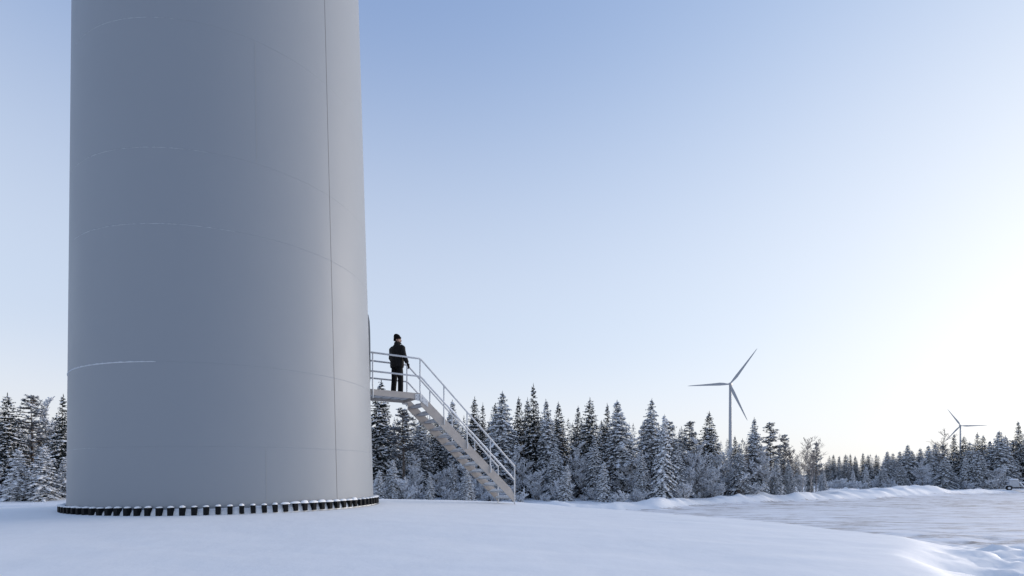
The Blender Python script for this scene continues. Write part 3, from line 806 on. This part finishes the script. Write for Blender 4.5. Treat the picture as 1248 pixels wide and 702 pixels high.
def spruce(seed, r, snow, frost, droop=0.35, dens=1.0, top_bare=0.2, low=0.04, clump=1.2):
    """10 m tall model: drooping whorls of twigs with snow lying on them"""
    rg = random.Random(seed); h = 10.0; Q = Quads(); S = Blobs()
    z = low * h
    bulge = rg.uniform(0.75, 0.95)
    skew = [rg.uniform(0.78, 1.18) for _ in range(9)]
    while z < h * 0.985:
        u = z / h
        L0 = r * (1 - u) ** bulge * (0.62 + 0.38 * min(1, u / 0.12)) + 0.12
        nb = max(4, int((10 if u < 0.8 else 7) * dens * rg.uniform(0.8, 1.15)))
        ph = rg.random() * 6.283
        for b in range(nb):
            az = ph + 6.283 * b / nb + rg.uniform(-0.3, 0.3)
            L = L0 * rg.uniform(0.66, 1.12) * skew[int((az % 6.283) / 6.283 * 8.99)]
            if rg.random() < 0.07: L *= 0.55
            el = R(-22 + 62 * u ** 1.6 + rg.uniform(-8, 8))
            ca, sa = math.cos(az), math.sin(az); ns = max(2, int(L / 0.19))
            dz0 = rg.uniform(-0.12, 0.12)
            prev = (0, 0, z + dz0)
            for i in range(1, ns + 1):
                t = i / ns
                rr = L * t * math.cos(el); zz = z + dz0 + L * (math.sin(el) * t - droop * t * t + 0.16 * t ** 4)
                p = (rr * ca, rr * sa, zz)
                w = (0.30 * L * (1 - 0.72 * t) + 0.07) * rg.uniform(0.8, 1.2)
                Q.leaf(prev, (p[0] + ca * 0.05, p[1] + sa * 0.05, p[2]), (-sa, ca, rg.uniform(-0.2, 0.2)), 0.055 + 0.03 * (1 - t))
                for sd in (-1, 1):
                    ex, ey = (-sa * sd * 0.78 + ca * 0.62) * w, (ca * sd * 0.78 + sa * 0.62) * w
                    q = (p[0] + ex, p[1] + ey, p[2] - w * rg.uniform(0.12, 0.55))
                    Q.leaf(p, q, (ca * 0.7, sa * 0.7, rg.uniform(-0.5, 0.5)), 0.045 + 0.10 * w)
                    if rg.random() < snow * (1 if u < 1 - top_bare else 0.35):
                        k = rg.uniform(0.5, 0.95) * clump
                        S.blob((p[0] + ex * 0.55, p[1] + ey * 0.55, (p[2] * 0.45 + q[2] * 0.55) + 0.035), (ex * 0.5 * k, ey * 0.5 * k, -w * 0.15), (-ey / w * 0.10 * k, ex / w * 0.10 * k, 0), 0.05 * k + 0.02, rg)
                if rg.random() < 0.75:
                    q = (p[0] + rg.uniform(-0.08, 0.08), p[1] + rg.uniform(-0.08, 0.08), p[2] - rg.uniform(0.12, 0.34) * (1 - 0.6 * u))
                    a2 = rg.random() * 6.283
                    Q.leaf(p, q, (math.cos(a2), math.sin(a2), 0), 0.075)
                if rg.random() < snow * (1.15 if u < 1 - top_bare else 0.45):
                    k = rg.uniform(0.6, 1.25) * (0.7 + 0.5 * snow) * clump
                    S.blob((p[0], p[1], p[2] + 0.05), (ca * 0.13 * k, sa * 0.13 * k, -0.05), (-sa * (0.07 + 0.42 * w) * k, ca * (0.07 + 0.42 * w) * k, 0), 0.075 * k, rg)
                prev = p
        z += (0.245 - 0.08 * u) * rg.uniform(0.8, 1.2) / dens ** 0.4
    # leader shoot
    for i in range(7):
        zz = h * 0.965 + i * 0.07; a2 = rg.random() * 6.283; ll = 0.16 * (1 - i / 8)
        Q.leaf((0, 0, zz), (math.cos(a2) * ll, math.sin(a2) * ll, zz + 0.16), (-math.sin(a2), math.cos(a2), 0), 0.03)
    Q.leaf((0, 0, h * 0.95), (0, 0, h * 1.03), (1, 0, 0), 0.03); Q.leaf((0, 0, h * 0.95), (0, 0, h * 1.03), (0, 1, 0), 0.03)
    return dict(trunk=trunk_mesh(h * 0.97, 0.15, seed, M_BARK), crown=Q.mesh('crown', M_NEEDLE_F if frost else M_NEEDLE), snow=S.mesh('snow_load', M_CLUMP))

def pine(seed, r, snow, bare=0.35, frost=True):
    """10 m pine: clear stem, up-curving limbs ending in needle tufts"""
    rg = random.Random(seed); h = 10.0; Q = Quads(); S = Blobs(); mb = MB()
    z = bare * h
    while z < h * 0.97:
        u = (z / h - bare) / (1 - bare)
        for b in range(rg.randint(3, 5)):
            az = rg.random() * 6.283; L = r * (0.45 + 0.75 * math.sin(math.pi * min(1, 0.28 + 0.72 * u)) ) * rg.uniform(0.55, 1.1) * (1 - u * 0.55)
            ca, sa = math.cos(az), math.sin(az); rise = rg.uniform(-0.15, 0.45)
            pts = [(ca * L * t, sa * L * t, z + L * (rise * t - 0.25 * t * t + 0.25 * t ** 3)) for t in (0, 0.35, 0.7, 1.0)]
            mb.tube(pts, [0.045, 0.034, 0.024, 0.012], 4, False)
            ntuft = max(3, int(L / 0.24))
            for i in range(ntuft):
                t = rg.uniform(0.3, 1.05); base = (ca * L * t + rg.uniform(-0.22, 0.22), sa * L * t + rg.uniform(-0.22, 0.22), z + L * (rise * t - 0.25 * t * t + 0.25 * t ** 3) + rg.uniform(-0.05, 0.14))
                for k in range(10):
                    a2 = rg.random() * 6.283; e2 = rg.uniform(-0.5, 1.1); ln = rg.uniform(0.14, 0.30)
                    dx, dy, dz = math.cos(a2) * math.cos(e2) * ln, math.sin(a2) * math.cos(e2) * ln, math.sin(e2) * ln
                    Q.leaf(base, (base[0] + dx, base[1] + dy, base[2] + dz), (-math.sin(a2), math.cos(a2), rg.uniform(-0.4, 0.4)), 0.045)
                if rg.random() < snow:
                    k = rg.uniform(0.6, 1.2); a2 = rg.random() * 6.283
                    S.blob((base[0], base[1], base[2] + 0.09), (math.cos(a2) * 0.20 * k, math.sin(a2) * 0.20 * k, 0), (-math.sin(a2) * 0.14 * k, math.cos(a2) * 0.14 * k, 0), 0.09 * k, rg)
        z += rg.uniform(0.20, 0.36)
    tm = trunk_mesh(h * 0.97, 0.13, seed, M_BARK)
    lm = mesh('limbs', mb.v, mb.f, M_BARK, True)
    return dict(trunk=tm, crown=Q.mesh('crown', M_NEEDLE_F if frost else M_NEEDLE), snow=S.mesh('snow_load', M_CLUMP), limbs=lm)

def twiggy(seed, h, spread, stems, levels, thick, leaf_w, mb_mat, twig_mat, first=0.3, upness=0.75, name='crown', rime=0.0):
    """bare or rimed broadleaf: recursive branches, twigs as thin crossed blades"""
    rg = random.Random(seed); Q = Quads(); mb = MB(); S = Blobs()
    def grow(p, d, L, lev, th):
        n = 10 if lev == 0 and stems == 1 else 4; pts = [p]; q = p
        for i in range(n):
            d = (d + Vector((rg.uniform(-1, 1), rg.uniform(-1, 1), rg.uniform(-0.6, 0.9) * upness)) * (0.05 if lev == 0 and stems == 1 else 0.16)).normalized()
            q = q + d * (L / n); pts.append(q)
        if lev <= 1: mb.tube(pts, [th * (1 - 0.8 * i / n) for i in range(n + 1)], 5, False)
        else:
            for a, b in zip(pts[:-1], pts[1:]):
                s1 = d.cross(Vector((0, 0, 1))); s1 = s1.normalized() if s1.length > 0.05 else Vector((1, 0, 0)); s2 = d.cross(s1)
                wv = leaf_w * (1.5 if lev == 2 else 1.0)
                Q.quad(tuple(a - s1 * wv), tuple(b - s1 * wv), tuple(b + s1 * wv), tuple(a + s1 * wv))
                Q.quad(tuple(a - s2 * wv), tuple(b - s2 * wv), tuple(b + s2 * wv), tuple(a + s2 * wv))
                if rime and rg.random() < rime:
                    k = rg.uniform(0.5, 1.2)
                    S.blob(tuple(b), tuple(d * 0.11 * k), tuple(s1 * 0.06 * k), 0.05 * k, rg)
        if lev < levels:
            for i in range(1, n + 1):
                for b in range(2 if lev else rg.randint(2, 3)):
                    if lev == 0 and i / n < first: continue
                    sp = Vector((rg.uniform(-1, 1), rg.uniform(-1, 1), rg.uniform(-0.1, 0.9) * upness)).normalized()
                    grow(pts[i], (d * 0.55 + sp * 0.75).normalized(), L * (rg.uniform(0.20, 0.34) * (1.25 - 0.85 * i / n) if lev == 0 and stems == 1 else rg.uniform(0.34, 0.52) * (1.1 - 0.35 * i / n if lev == 0 else 1)), lev + 1, th * 0.45)
    for k in range(stems):
        a = 6.283 * k / max(1, stems) + rg.random()
        d0 = Vector((math.cos(a) * spread, math.sin(a) * spread, 1)).normalized() if stems > 1 else Vector((0, 0, 1))
        grow(Vector((math.cos(a) * 0.12 * (stems > 1), math.sin(a) * 0.12 * (stems > 1), -0.25)), d0, h * (0.72 if stems > 1 else 0.93) * (rg.uniform(0.6, 1) if stems > 1 else 1), 0, thick)
    out = dict(trunk=mesh('trunk', mb.v, mb.f, mb_mat, True), crown=Q.mesh(name, twig_mat))
    if rime and S.v: out['snow'] = S.mesh('snow_load', M_CLUMP)
    return out

PROTO = {
    'dark':  [spruce(1, 2.3, 0.26, False, 0.42, 1.0, 0.30), spruce(2, 2.0, 0.22, False, 0.36, 1.05, 0.35), spruce(3, 2.5, 0.30, False, 0.45, 1.0, 0.28), spruce(12, 1.8, 0.24, False, 0.40, 1.1, 0.35)],
    'snowy': [spruce(4, 2.5, 0.38, True, 0.50, 0.95, 0.14, 0.04, 1.5), spruce(5, 2.2, 0.34, True, 0.46, 1.0, 0.18, 0.04, 1.4), spruce(6, 2.8, 0.38, True, 0.52, 0.95, 0.12, 0.04, 1.5)],
    'heavy': [spruce(7, 3.0, 0.42, False, 0.40, 0.62, 0.06, 0.02, 2.0), spruce(8, 3.4, 0.42, False, 0.36, 0.62, 0.06, 0.02, 2.0)],
    'pine':  [pine(21, 1.9, 0.55), pine(22, 1.6, 0.5, 0.45), pine(23, 2.2, 0.6, 0.3)],
    'birch': [twiggy(31, 10, 0.2, 1, 3, 0.085, 0.008, M_BIRCHBARK, M_BIRCHTWIG, 0.3, 0.9), twiggy(32, 10, 0.2, 1, 3, 0.075, 0.008, M_BIRCHBARK, M_BIRCHTWIG, 0.35, 0.9)],
    'rimed': [twiggy(41, 10, 0.2, 1, 3, 0.09, 0.034, M_BARK, M_TWIG, 0.2, 0.6, 'crown', 0.5), twiggy(42, 10, 0.35, 2, 3, 0.075, 0.034, M_BARK, M_TWIG, 0.15, 0.6, 'crown', 0.5)],
}
KINDNAME = {'dark': 'spruce_tree', 'snowy': 'spruce_tree', 'heavy': 'spruce_tree', 'pine': 'pine_tree', 'birch': 'birch_tree', 'rimed': 'birch_tree'}
CAT = {'dark': 'tree', 'snowy': 'tree', 'heavy': 'tree', 'pine': 'tree', 'birch': 'tree', 'rimed': 'tree'}
_tr = random.Random(99); _count = {}
def tree(kind, pxx, pytop, depth, label, group, fat=1.0):
    pr = PROTO[kind]; k = _count.get(kind, 0); _count[kind] = k + 1; pr = pr[k % len(pr)]
    x, y, zt = px(pxx, pytop, depth)
    zb = ground_z(x, y) - 0.08
    H = max(1.0, zt - zb)
    t = empty(KINDNAME[kind], (x, y, zb), _tr.random() * 6.283)
    t.rotation_euler.x = R(_tr.gauss(0, 1.2)); t.rotation_euler.y = R(_tr.gauss(0, 1.2))
    sz = H / 10.15; sr = sz ** 0.75 * fat * _tr.uniform(0.92, 1.08)
    t.scale = (sr, sr, sz)
    props(t, label, 'tree', group)
    tk = link('trunk', pr['trunk'], t)
    if 'limbs' in pr: link('limb', pr['limbs'], tk)
    cr = link('crown', pr['crown'], t)
    if 'snow' in pr: props(link('snow_load', pr['snow'], cr), kind='stuff')
    return t
ORD = ['first', 'second', 'third', 'fourth', 'fifth', 'sixth', 'seventh', 'eighth', 'ninth', 'tenth', 'eleventh', 'twelfth', 'thirteenth', 'fourteenth', 'fifteenth', 'sixteenth', 'seventeenth', 'eighteenth', 'nineteenth', 'twentieth', 'twenty-first', 'twenty-second', 'twenty-third', 'twenty-fourth', 'twenty-fifth', 'twenty-sixth', 'twenty-seventh', 'twenty-eighth', 'twenty-ninth', 'thirtieth']
G1, G2, G3, G4 = 'trees left of the tower', 'trees behind the stair', 'tall trees right of the stair', 'far trees along the yard'
# --- left of the tower
tree('dark', 9, 479, 50, 'tall dark pine-like spruce at the left edge of the photo', G1, 1.1)
tree('pine', 40, 477, 53, 'tall frosted pine with a broad crown left of the tower', G1, 1.2)
tree('dark', 74, 480, 50, 'dark spruce half hidden behind the left side of the tower', G1)
tree('rimed', 60, 486, 56, 'rimed bare birch between the tower and the frosted pine', G1, 0.9)
tree('snowy', -8, 500, 54, 'frosted spruce cut off by the left edge of the photo', G1)
tree('heavy', 21, 545, 44, 'small snow-laden spruce, the left one of the pair by the tower', G1, 0.95)
tree('heavy', 52, 542, 44.5, 'small snow-laden spruce, the right one of the pair by the tower', G1, 0.95)
tree('heavy', 78, 556, 46, 'small snowy spruce peeping out beside the tower wall', G1, 0.9)
# --- behind the stair
tree('dark', 461, 463, 50, 'dark spruce tight against the right side of the tower', G2, 1.1)
tree('pine', 492, 492, 47, 'broad frosted pine under the stair platform', G2, 1.5)
tree('snowy', 509, 505, 51, 'frosted spruce behind the top treads of the stair', G2)
tree('dark', 533, 500, 53, 'dark spruce behind the upper half of the stair', G2)
tree('snowy', 553, 488, 55, 'narrow frosted spruce showing between the stair handrails', G2)
tree('heavy', 478, 560, 43, 'small snow-heaped spruce below the stair platform', G2, 0.7)
tree('heavy', 462, 572, 42, 'low snow-heaped spruce touching the foot of the tower', G2, 0.8)
tree('heavy', 570, 572, 41, 'small dark spruce with snowy boughs under the lower treads', G2, 0.8)
tree('heavy', 524, 578, 43, 'small snow-covered spruce below the middle of the stair', G2, 0.7)
# --- tall row right of the stair: (px, top, depth, kind, fat)
row = [(575.5, 483, 54, 'dark', 0.9), (587, 491, 58, 'dark', 0.75), (601, 491, 56, 'dark', 0.85), (613.5, 477, 50, 'snowy', 1.05), (630, 484, 53, 'dark', 0.95),
       (640.5, 485, 58, 'dark', 0.8), (652.5, 468, 52, 'dark', 1.0), (669, 487, 51, 'snowy', 1.0), (684, 490, 55, 'dark', 0.9), (701, 495, 54, 'dark', 0.9),
       (719, 484.5, 51, 'dark', 1.05), (742, 492, 54, 'dark', 0.85), (757.5, 488, 50, 'snowy', 1.15), (790, 485.5, 53, 'snowy', 1.0), (807, 505, 45, 'heavy', 0.55),
       (816, 510, 52, 'pine', 0.8), (839, 510, 54, 'pine', 1.0), (863, 502, 54, 'dark', 1.05), (878, 521, 52, 'rimed', 0.9), (895, 531, 60, 'dark', 0.8),
       (917, 509, 52, 'snowy', 1.0), (940, 510.5, 53, 'pine', 1.0), (955.5, 527, 56, 'pine', 0.75)]
for i, (a, b, dd, k, ft) in enumerate(row):
    look = {'dark': 'dark tall spruce', 'snowy': 'frosted tall spruce', 'heavy': 'spruce with thick snowy boughs', 'pine': 'frosted loose-crowned pine', 'rimed': 'rimed bare birch'}[k]
    tree(k, a, b, dd, f'{look}, {ORD[i]} tall treetop counted rightward from the stair', G3, ft)
tree('heavy', 736, 562, 44, 'small snowy spruce in front of the tall spruces, midway to the turbine', G3, 0.75)
tree('heavy', 690, 566, 44, 'low snow-laden spruce in front of the tall row near the stair', G3, 0.7)
extra = [(600, 560, 46, 'snowy', .7, 'low frosted spruce just right of the stair foot'), (634, 545, 48, 'rimed', .9, 'rimed bushy birch right of the stair foot'), (655, 552, 46, 'rimed', .9, 'rimed bushy birch below the tallest dark spruce'),
         (676, 540, 48, 'snowy', .9, 'frosted half-height spruce right of the tallest dark spruce'), (706, 540, 48, 'rimed', 1.0, 'rimed birch left of the tall spruce pair in mid forest'), (726, 530, 47, 'snowy', .8, 'frosted half-height spruce in front of the dark spruce in mid forest'),
         (771, 528, 48, 'rimed', 1.0, 'rimed birch between the two frosted tall spruces'), (783, 548, 46, 'snowy', .8, 'low frosted spruce left of the thick-boughed spruce'), (826, 540, 48, 'snowy', .9, 'frosted half-height spruce right of the thick-boughed spruce'),
         (850, 535, 49, 'rimed', 1.0, 'rimed birch left of the larger turbine'), (868, 548, 48, 'rimed', .9, 'low rimed birch just left of the larger turbine mast'), (902, 540, 50, 'snowy', .9, 'frosted spruce just right of the larger turbine mast'),
         (928, 545, 51, 'rimed', .9, 'rimed birch between the frosted spruce and the loose pine'), (946, 556, 52, 'snowy', .8, 'low frosted spruce under the loose pine'), (962, 560, 53, 'snowy', .8, 'low frosted spruce left of the thin birches'),
         (540, 548, 46, 'rimed', .9, 'rimed birch behind the middle of the stair'), (505, 556, 45, 'rimed', .8, 'rimed birch below the platform'), (553, 560, 45, 'snowy', .7, 'low frosted spruce seen through the lower treads'),
         (986, 572, 60, 'dark', .8, 'small dark spruce under the rightmost thin birch'), (1003, 570, 66, 'snowy', .8, 'small frosted spruce right of the slim pine')]
for a, b, dd, k, ft, lb in extra: tree(k, a, b, dd, lb, G3, ft)
tree('birch', 967, 531, 55, 'leafless birch, leftmost of the thin ones right of the larger turbine', G3)
tree('birch', 978, 533, 54, 'leafless birch, middle of the thin ones right of the larger turbine', G3)
tree('birch', 987, 536, 56, 'leafless birch, rightmost of the thin ones beside the slim pine', G3)
tree('pine', 994.5, 537, 57, 'slim lone pine at the right end of the tall row', G3, 0.7)
tree('rimed', 975, 568, 56, 'rimed low birch under the thin leafless ones', G3, 0.8)
tree('birch', 908, 540, 51, 'pale-stemmed birch in front of the frosted spruce beyond the turbine', G3, 0.6)
tree('birch', 1145.5, 523, 100, 'leafless round-crowned birch standing out over the far forest', G4, 1.3)
# --- far edge of the yard
far = [(1008, 563, 92, 'dark'), (1016, 554, 104, 'dark'), (1023, 556, 108, 'dark'), (1030, 553.5, 110, 'dark'), (1036.5, 553, 106, 'dark'), (1044, 556, 104, 'dark'),
       (1052, 552, 98, 'dark'), (1058, 554, 94, 'dark'), (1068, 553.5, 92, 'dark'), (1080, 550, 94, 'snowy'), (1087.5, 552, 98, 'snowy'), (1096, 550, 94, 'snowy'),
       (1105, 542, 93, 'snowy'), (1113, 549, 96, 'dark'), (1120, 546, 92, 'snowy'), (1131, 543, 90, 'snowy'), (1140, 541, 94, 'snowy'), (1152, 540, 90, 'pine'),
       (1161, 529, 88, 'dark'), (1174, 531, 87, 'dark'), (1183, 538, 86, 'snowy'), (1191, 527, 89, 'dark'), (1197, 530, 92, 'dark'), (1206, 537, 88, 'snowy'),
       (1217.5, 525, 86, 'snowy'), (1226, 531, 88, 'snowy'), (1235, 534, 87, 'pine'), (1245.5, 513, 87, 'dark'), (1256, 520, 88, 'snowy')]
for i, (a, b, dd, k) in enumerate(far):
    look = {'dark': 'dark far spruce', 'snowy': 'frosted far spruce', 'pine': 'frosted far pine'}[k]
    tree(k, a, b, dd, f'{look}, {ORD[i]} treetop right of the thin birches', G4, 1.25 if k == 'snowy' else 1.0)
nearfar = [(1040, 572, 84, 'heavy', .6), (1056, 568, 84, 'heavy', .6), (1076, 566, 83, 'snowy', 1.1), (1098, 562, 82, 'snowy', 1.2), (1124, 560, 82, 'rimed', 1.2), (1150, 556, 82, 'snowy', 1.3),
           (1178, 556, 82, 'heavy', .7), (1193, 548, 81, 'snowy', 1.3), (1216, 556, 82, 'rimed', 1.2), (1222, 566, 84, 'heavy', .6)]
for i, (a, b, dd, k, ft) in enumerate(nearfar):
    look = {'heavy': 'low snow-laden spruce', 'snowy': 'pale frosted spruce', 'rimed': 'low rimed birch'}[k]
    tree(k, a, b, dd, f'{look}, {ORD[i]} from the left in the front edge of the far forest', G4, ft)

# --- the wood behind: one mass nobody could count
def flat(pr, keys=('crown', 'snow')):
    out = []
    for k in keys:
        if k not in pr: continue
        me = pr[k]; v = np.empty(len(me.vertices) * 3, np.float32); me.vertices.foreach_get('co', v)
        kk = me.polygons[0].loop_total; f = np.empty(len(me.loops), np.int32); me.loops.foreach_get('vertex_index', f)
        out.append((v.reshape(-1, 3), f.reshape(-1, kk), me.materials[0]))
    return out
def scatter(name, places, label, cat=None):
    """places: (flat parts, x, y, z, rot, sr, sz)"""
    by = {}
    for parts, x, y, z, rot, sr, sz in places:
        c_, s_ = math.cos(rot), math.sin(rot)
        for v, f, m in parts:
            q = np.stack([(v[:, 0] * c_ - v[:, 1] * s_) * sr + x, (v[:, 0] * s_ + v[:, 1] * c_) * sr + y, v[:, 2] * sz + z], 1)
            by.setdefault((m.name, f.shape[1]), []).append((q, f, m))
    me = bpy.data.meshes.new(name); vs = []; tri = []; mi = []; off = 0; mats = []
    V_, L_, S_, M_ = [], [], [], []
    lo = 0
    for (mn, k), lst in by.items():
        if lst[0][2] not in mats: mats.append(lst[0][2])
        idx = mats.index(lst[0][2])
        for q, f, m in lst:
            V_.append(q); L_.append((f + off).ravel()); S_.append(lo + np.arange(len(f)) * k); M_.append(np.full(len(f), idx))
            off += len(q); lo += f.size
    V_ = np.concatenate(V_).astype(np.float32); L_ = np.concatenate(L_).astype(np.int32); S_ = np.concatenate(S_).astype(np.int32); M_ = np.concatenate(M_).astype(np.int32)
    me.vertices.add(len(V_)); me.vertices.foreach_set('co', V_.ravel())
    me.loops.add(len(L_)); me.loops.foreach_set('vertex_index', L_)
    me.polygons.add(len(S_)); me.polygons.foreach_set('loop_start', S_); me.polygons.foreach_set('material_index', M_)
    for m in mats: me.materials.append(m)
    me.update(calc_edges=True)
    o = link(name, me)
    return props(o, label, kind='stuff')
rg = random.Random(321)
lite = [spruce(101 + i, 2.6, 0.24, i % 2 == 0, 0.42, 0.40, 0.2) for i in range(4)]
LF = [flat(p) for p in lite]
places = []
for i in range(420):
    dd = 58 + 90 * rg.random() ** 1.6; x = rg.uniform(-1.12, 1.15) * dd
    if dd < 95 and x > 0.52 * dd: dd = rg.uniform(100, 150); x = rg.uniform(0.5, 1.15) * dd
    if -0.82 < x / dd < -0.30: continue
    pxx = CX + x / dd * FPX
    top = np.interp(pxx, [-200, 100, 420, 600, 800, 960, 1000, 1100, 1180, 1400], [508, 508, 505, 508, 516, 540, 557, 553, 543, 533]) + rg.uniform(-3, 14)
    H = CAMZ - (top - HY) / FPX * dd - WOOD_Z
    if H < 2.0: H = 2.0 + rg.random() * 2
    sz = H / 10.15
    places.append((rg.choice(LF), x, dd, WOOD_Z - 0.1, rg.random() * 6.28, sz ** 0.8, sz))
scatter('forest', places, 'dense snowy forest mass filling the gaps behind the nearer trees')

# --- rimed undergrowth along the forest edge
bush = [flat(twiggy(51 + i, 3.0, 0.75, 6, 2, 0.03, 0.030, M_BARK, M_TWIG, 0.05, 0.7, 'crown', 0.75), ('trunk', 'crown', 'snow')) for i in range(4)]
bush = [[(v, f, m) for v, f, m in b] for b in bush]
places = []
for i in range(190):
    pxx = rg.uniform(-30, 1010)
    dd = rg.uniform(42, 56)
    if 90 < pxx < 440: continue
    if pxx <= 90: dd = rg.uniform(47, 58)
    x = (pxx - CX) / FPX * dd
    fdv = float(terrain(np.array([x]), np.array([dd]))[1][0])
    if fdv < 2.0: continue
    s = (0.25 + 0.75 * rg.random() ** 1.5) * (0.75 + 0.45 * (1 + math.sin(pxx * 0.045)) / 2 + 0.25 * math.sin(pxx * 0.13)) * (1.25 if dd > 48 else 0.8)
    places.append((rg.choice(bush), x, dd, ground_z(x, dd) - 0.05, rg.random() * 6.28, s, s))
for i in range(70):
    pxx = rg.uniform(1000, 1300); dd = rg.uniform(80, 96)
    x = (pxx - CX) / FPX * dd
    fdv = float(terrain(np.array([x]), np.array([dd]))[1][0])
    if fdv < 3.0: continue
    if 1218 < pxx < 1262 and dd < 86: continue
    s = rg.uniform(0.25, 1.0)
    places.append((rg.choice(bush), x, dd, ground_z(x, dd) - 0.05, rg.random() * 6.28, s, s))
scatter('frosted_undergrowth', places, 'frosted bushes and saplings along the foot of the forest')


# ------------------------------------------------------------------ small things
# snow-covered trailer at the far right edge of the yard
tx, ty, _z = px(1236, 598, 75.5); tz = ground_z(tx, ty)
tl = empty('trailer', (tx, ty, tz), R(-40))
props(tl, 'snow-covered box trailer with a sloping drawbar parked at the far right forest edge', 'trailer')
M_GREY = steel_material('trailer_panel', (0.42, 0.43, 0.45), (0.52, 0.53, 0.55), 0.5)
mb = MB(); mb.prism([(-0.62, -0.5, 0.5), (0.55, -0.5, 0.5), (0.42, -0.5, 1.55), (-0.48, -0.5, 1.55)], (0, 1.2, 0)); mb.build('body_box', M_GREY, tl, False, 0.04, 2)
q = link('snow_cover', pillow('snow_cover', 0.52, 0.66, 0.16, M_CAP, 77, 20), tl); q.location = (-0.03, 0.1, 1.548)
for y in (-0.62, 0.82):
    mb = MB(); mb.tube([(-0.55, y - 0.09, 0.34), (-0.55, y + 0.09, 0.34)], 0.34, 20); w_ = mb.build('wheel', M_BLACK, tl, False, 0.03, 2)
    mb = MB(); mb.tube([(-0.55, y - 0.1, 0.34), (-0.55, y + 0.1, 0.34)], 0.17, 14); mb.build('rim', M_RAIL, w_)
    mb = MB(); mb.tube([(-0.55 + 0.46 * math.cos(a), y, 0.34 + 0.46 * math.sin(a)) for a in [math.pi * i / 8 for i in range(1, 9)]], [(0.14, 0.02)] * 8, 8, True, (0, 1, 0)); mb.build('mudguard', M_CAP, tl)
mb = MB(); mb.box((0.1, 0.1, 0.44), (1.6, 1.0, 0.1)); mb.build('chassis', M_BLACK, tl)
for (y, a, b) in ((-0.4, (0.5, 1.25), (1.3, 0.15)), (0.6, (0.5, 1.25), (1.3, 0.15)), (-0.4, (0.7, 1.25), (2.2, 0.75)), (0.6, (0.7, 1.25), (2.2, 0.75))):
    mb = MB(); mb.tube([(a[0], y, a[1]), (b[0], y, b[1])], 0.055, 8); mb.build('drawbar_arm', M_CAP, tl, True)
mb = MB(); mb.tube([(1.1, -0.4, 0.45), (2.4, 0.1, 0.5), (1.1, 0.6, 0.45)], 0.05, 8); mb.build('drawbar', M_RAIL, tl, True)

# thin marker stick in the snow by the stair foot
sx_, sy_ = (570 - CX) / FPX * 26.0, 26.0
M_STICK, *_ = new_mat('marker_paint', (0.55, 0.22, 0.18), 0.6)
gz = ground_z(sx_, sy_)
st = empty('marker_stick', (sx_, sy_, gz)); props(st, 'thin reddish marker stick standing in snow behind the stair', 'stick')
mb = MB(); mb.tube([(0, 0, -0.3), (0.005, 0, 0.35), (0.015, 0.01, 0.75)], 0.014, 8); mb.build('pole', M_STICK, st, True)
mb = MB(); mb.tube([(0.013, 0.008, 0.66), (0.015, 0.01, 0.76)], 0.017, 8); mb.build('reflector_band', M_FROST, st, True)

# heap of brush under the snow bank in front of the frosted spruce
bx_, by_, _ = px(901, 610, 49.5); gz = ground_z(bx_, by_)
lp = empty('log_pile', (bx_, by_, gz)); props(lp, 'dark log ends poking out of the snow bank below the trees', 'logs')
rg = random.Random(8)
for i, (dx, dz) in enumerate([(-0.35, 0.22), (-0.05, 0.25), (0.25, 0.22), (-0.2, 0.46), (0.1, 0.48)]):
    mb = MB(); r_ = rg.uniform(0.12, 0.17); mb.tube([(dx, -0.3 + rg.uniform(-0.15, 0.1), dz), (dx, 1.6, dz)], r_, 12)
    mb.build('log', M_BARK, lp)
q = link('snow_cover', pillow('snow_cover', 0.6, 0.95, 0.34, M_CAP, 78, 20), lp); q.location = (-0.03, 0.8, 0.5)
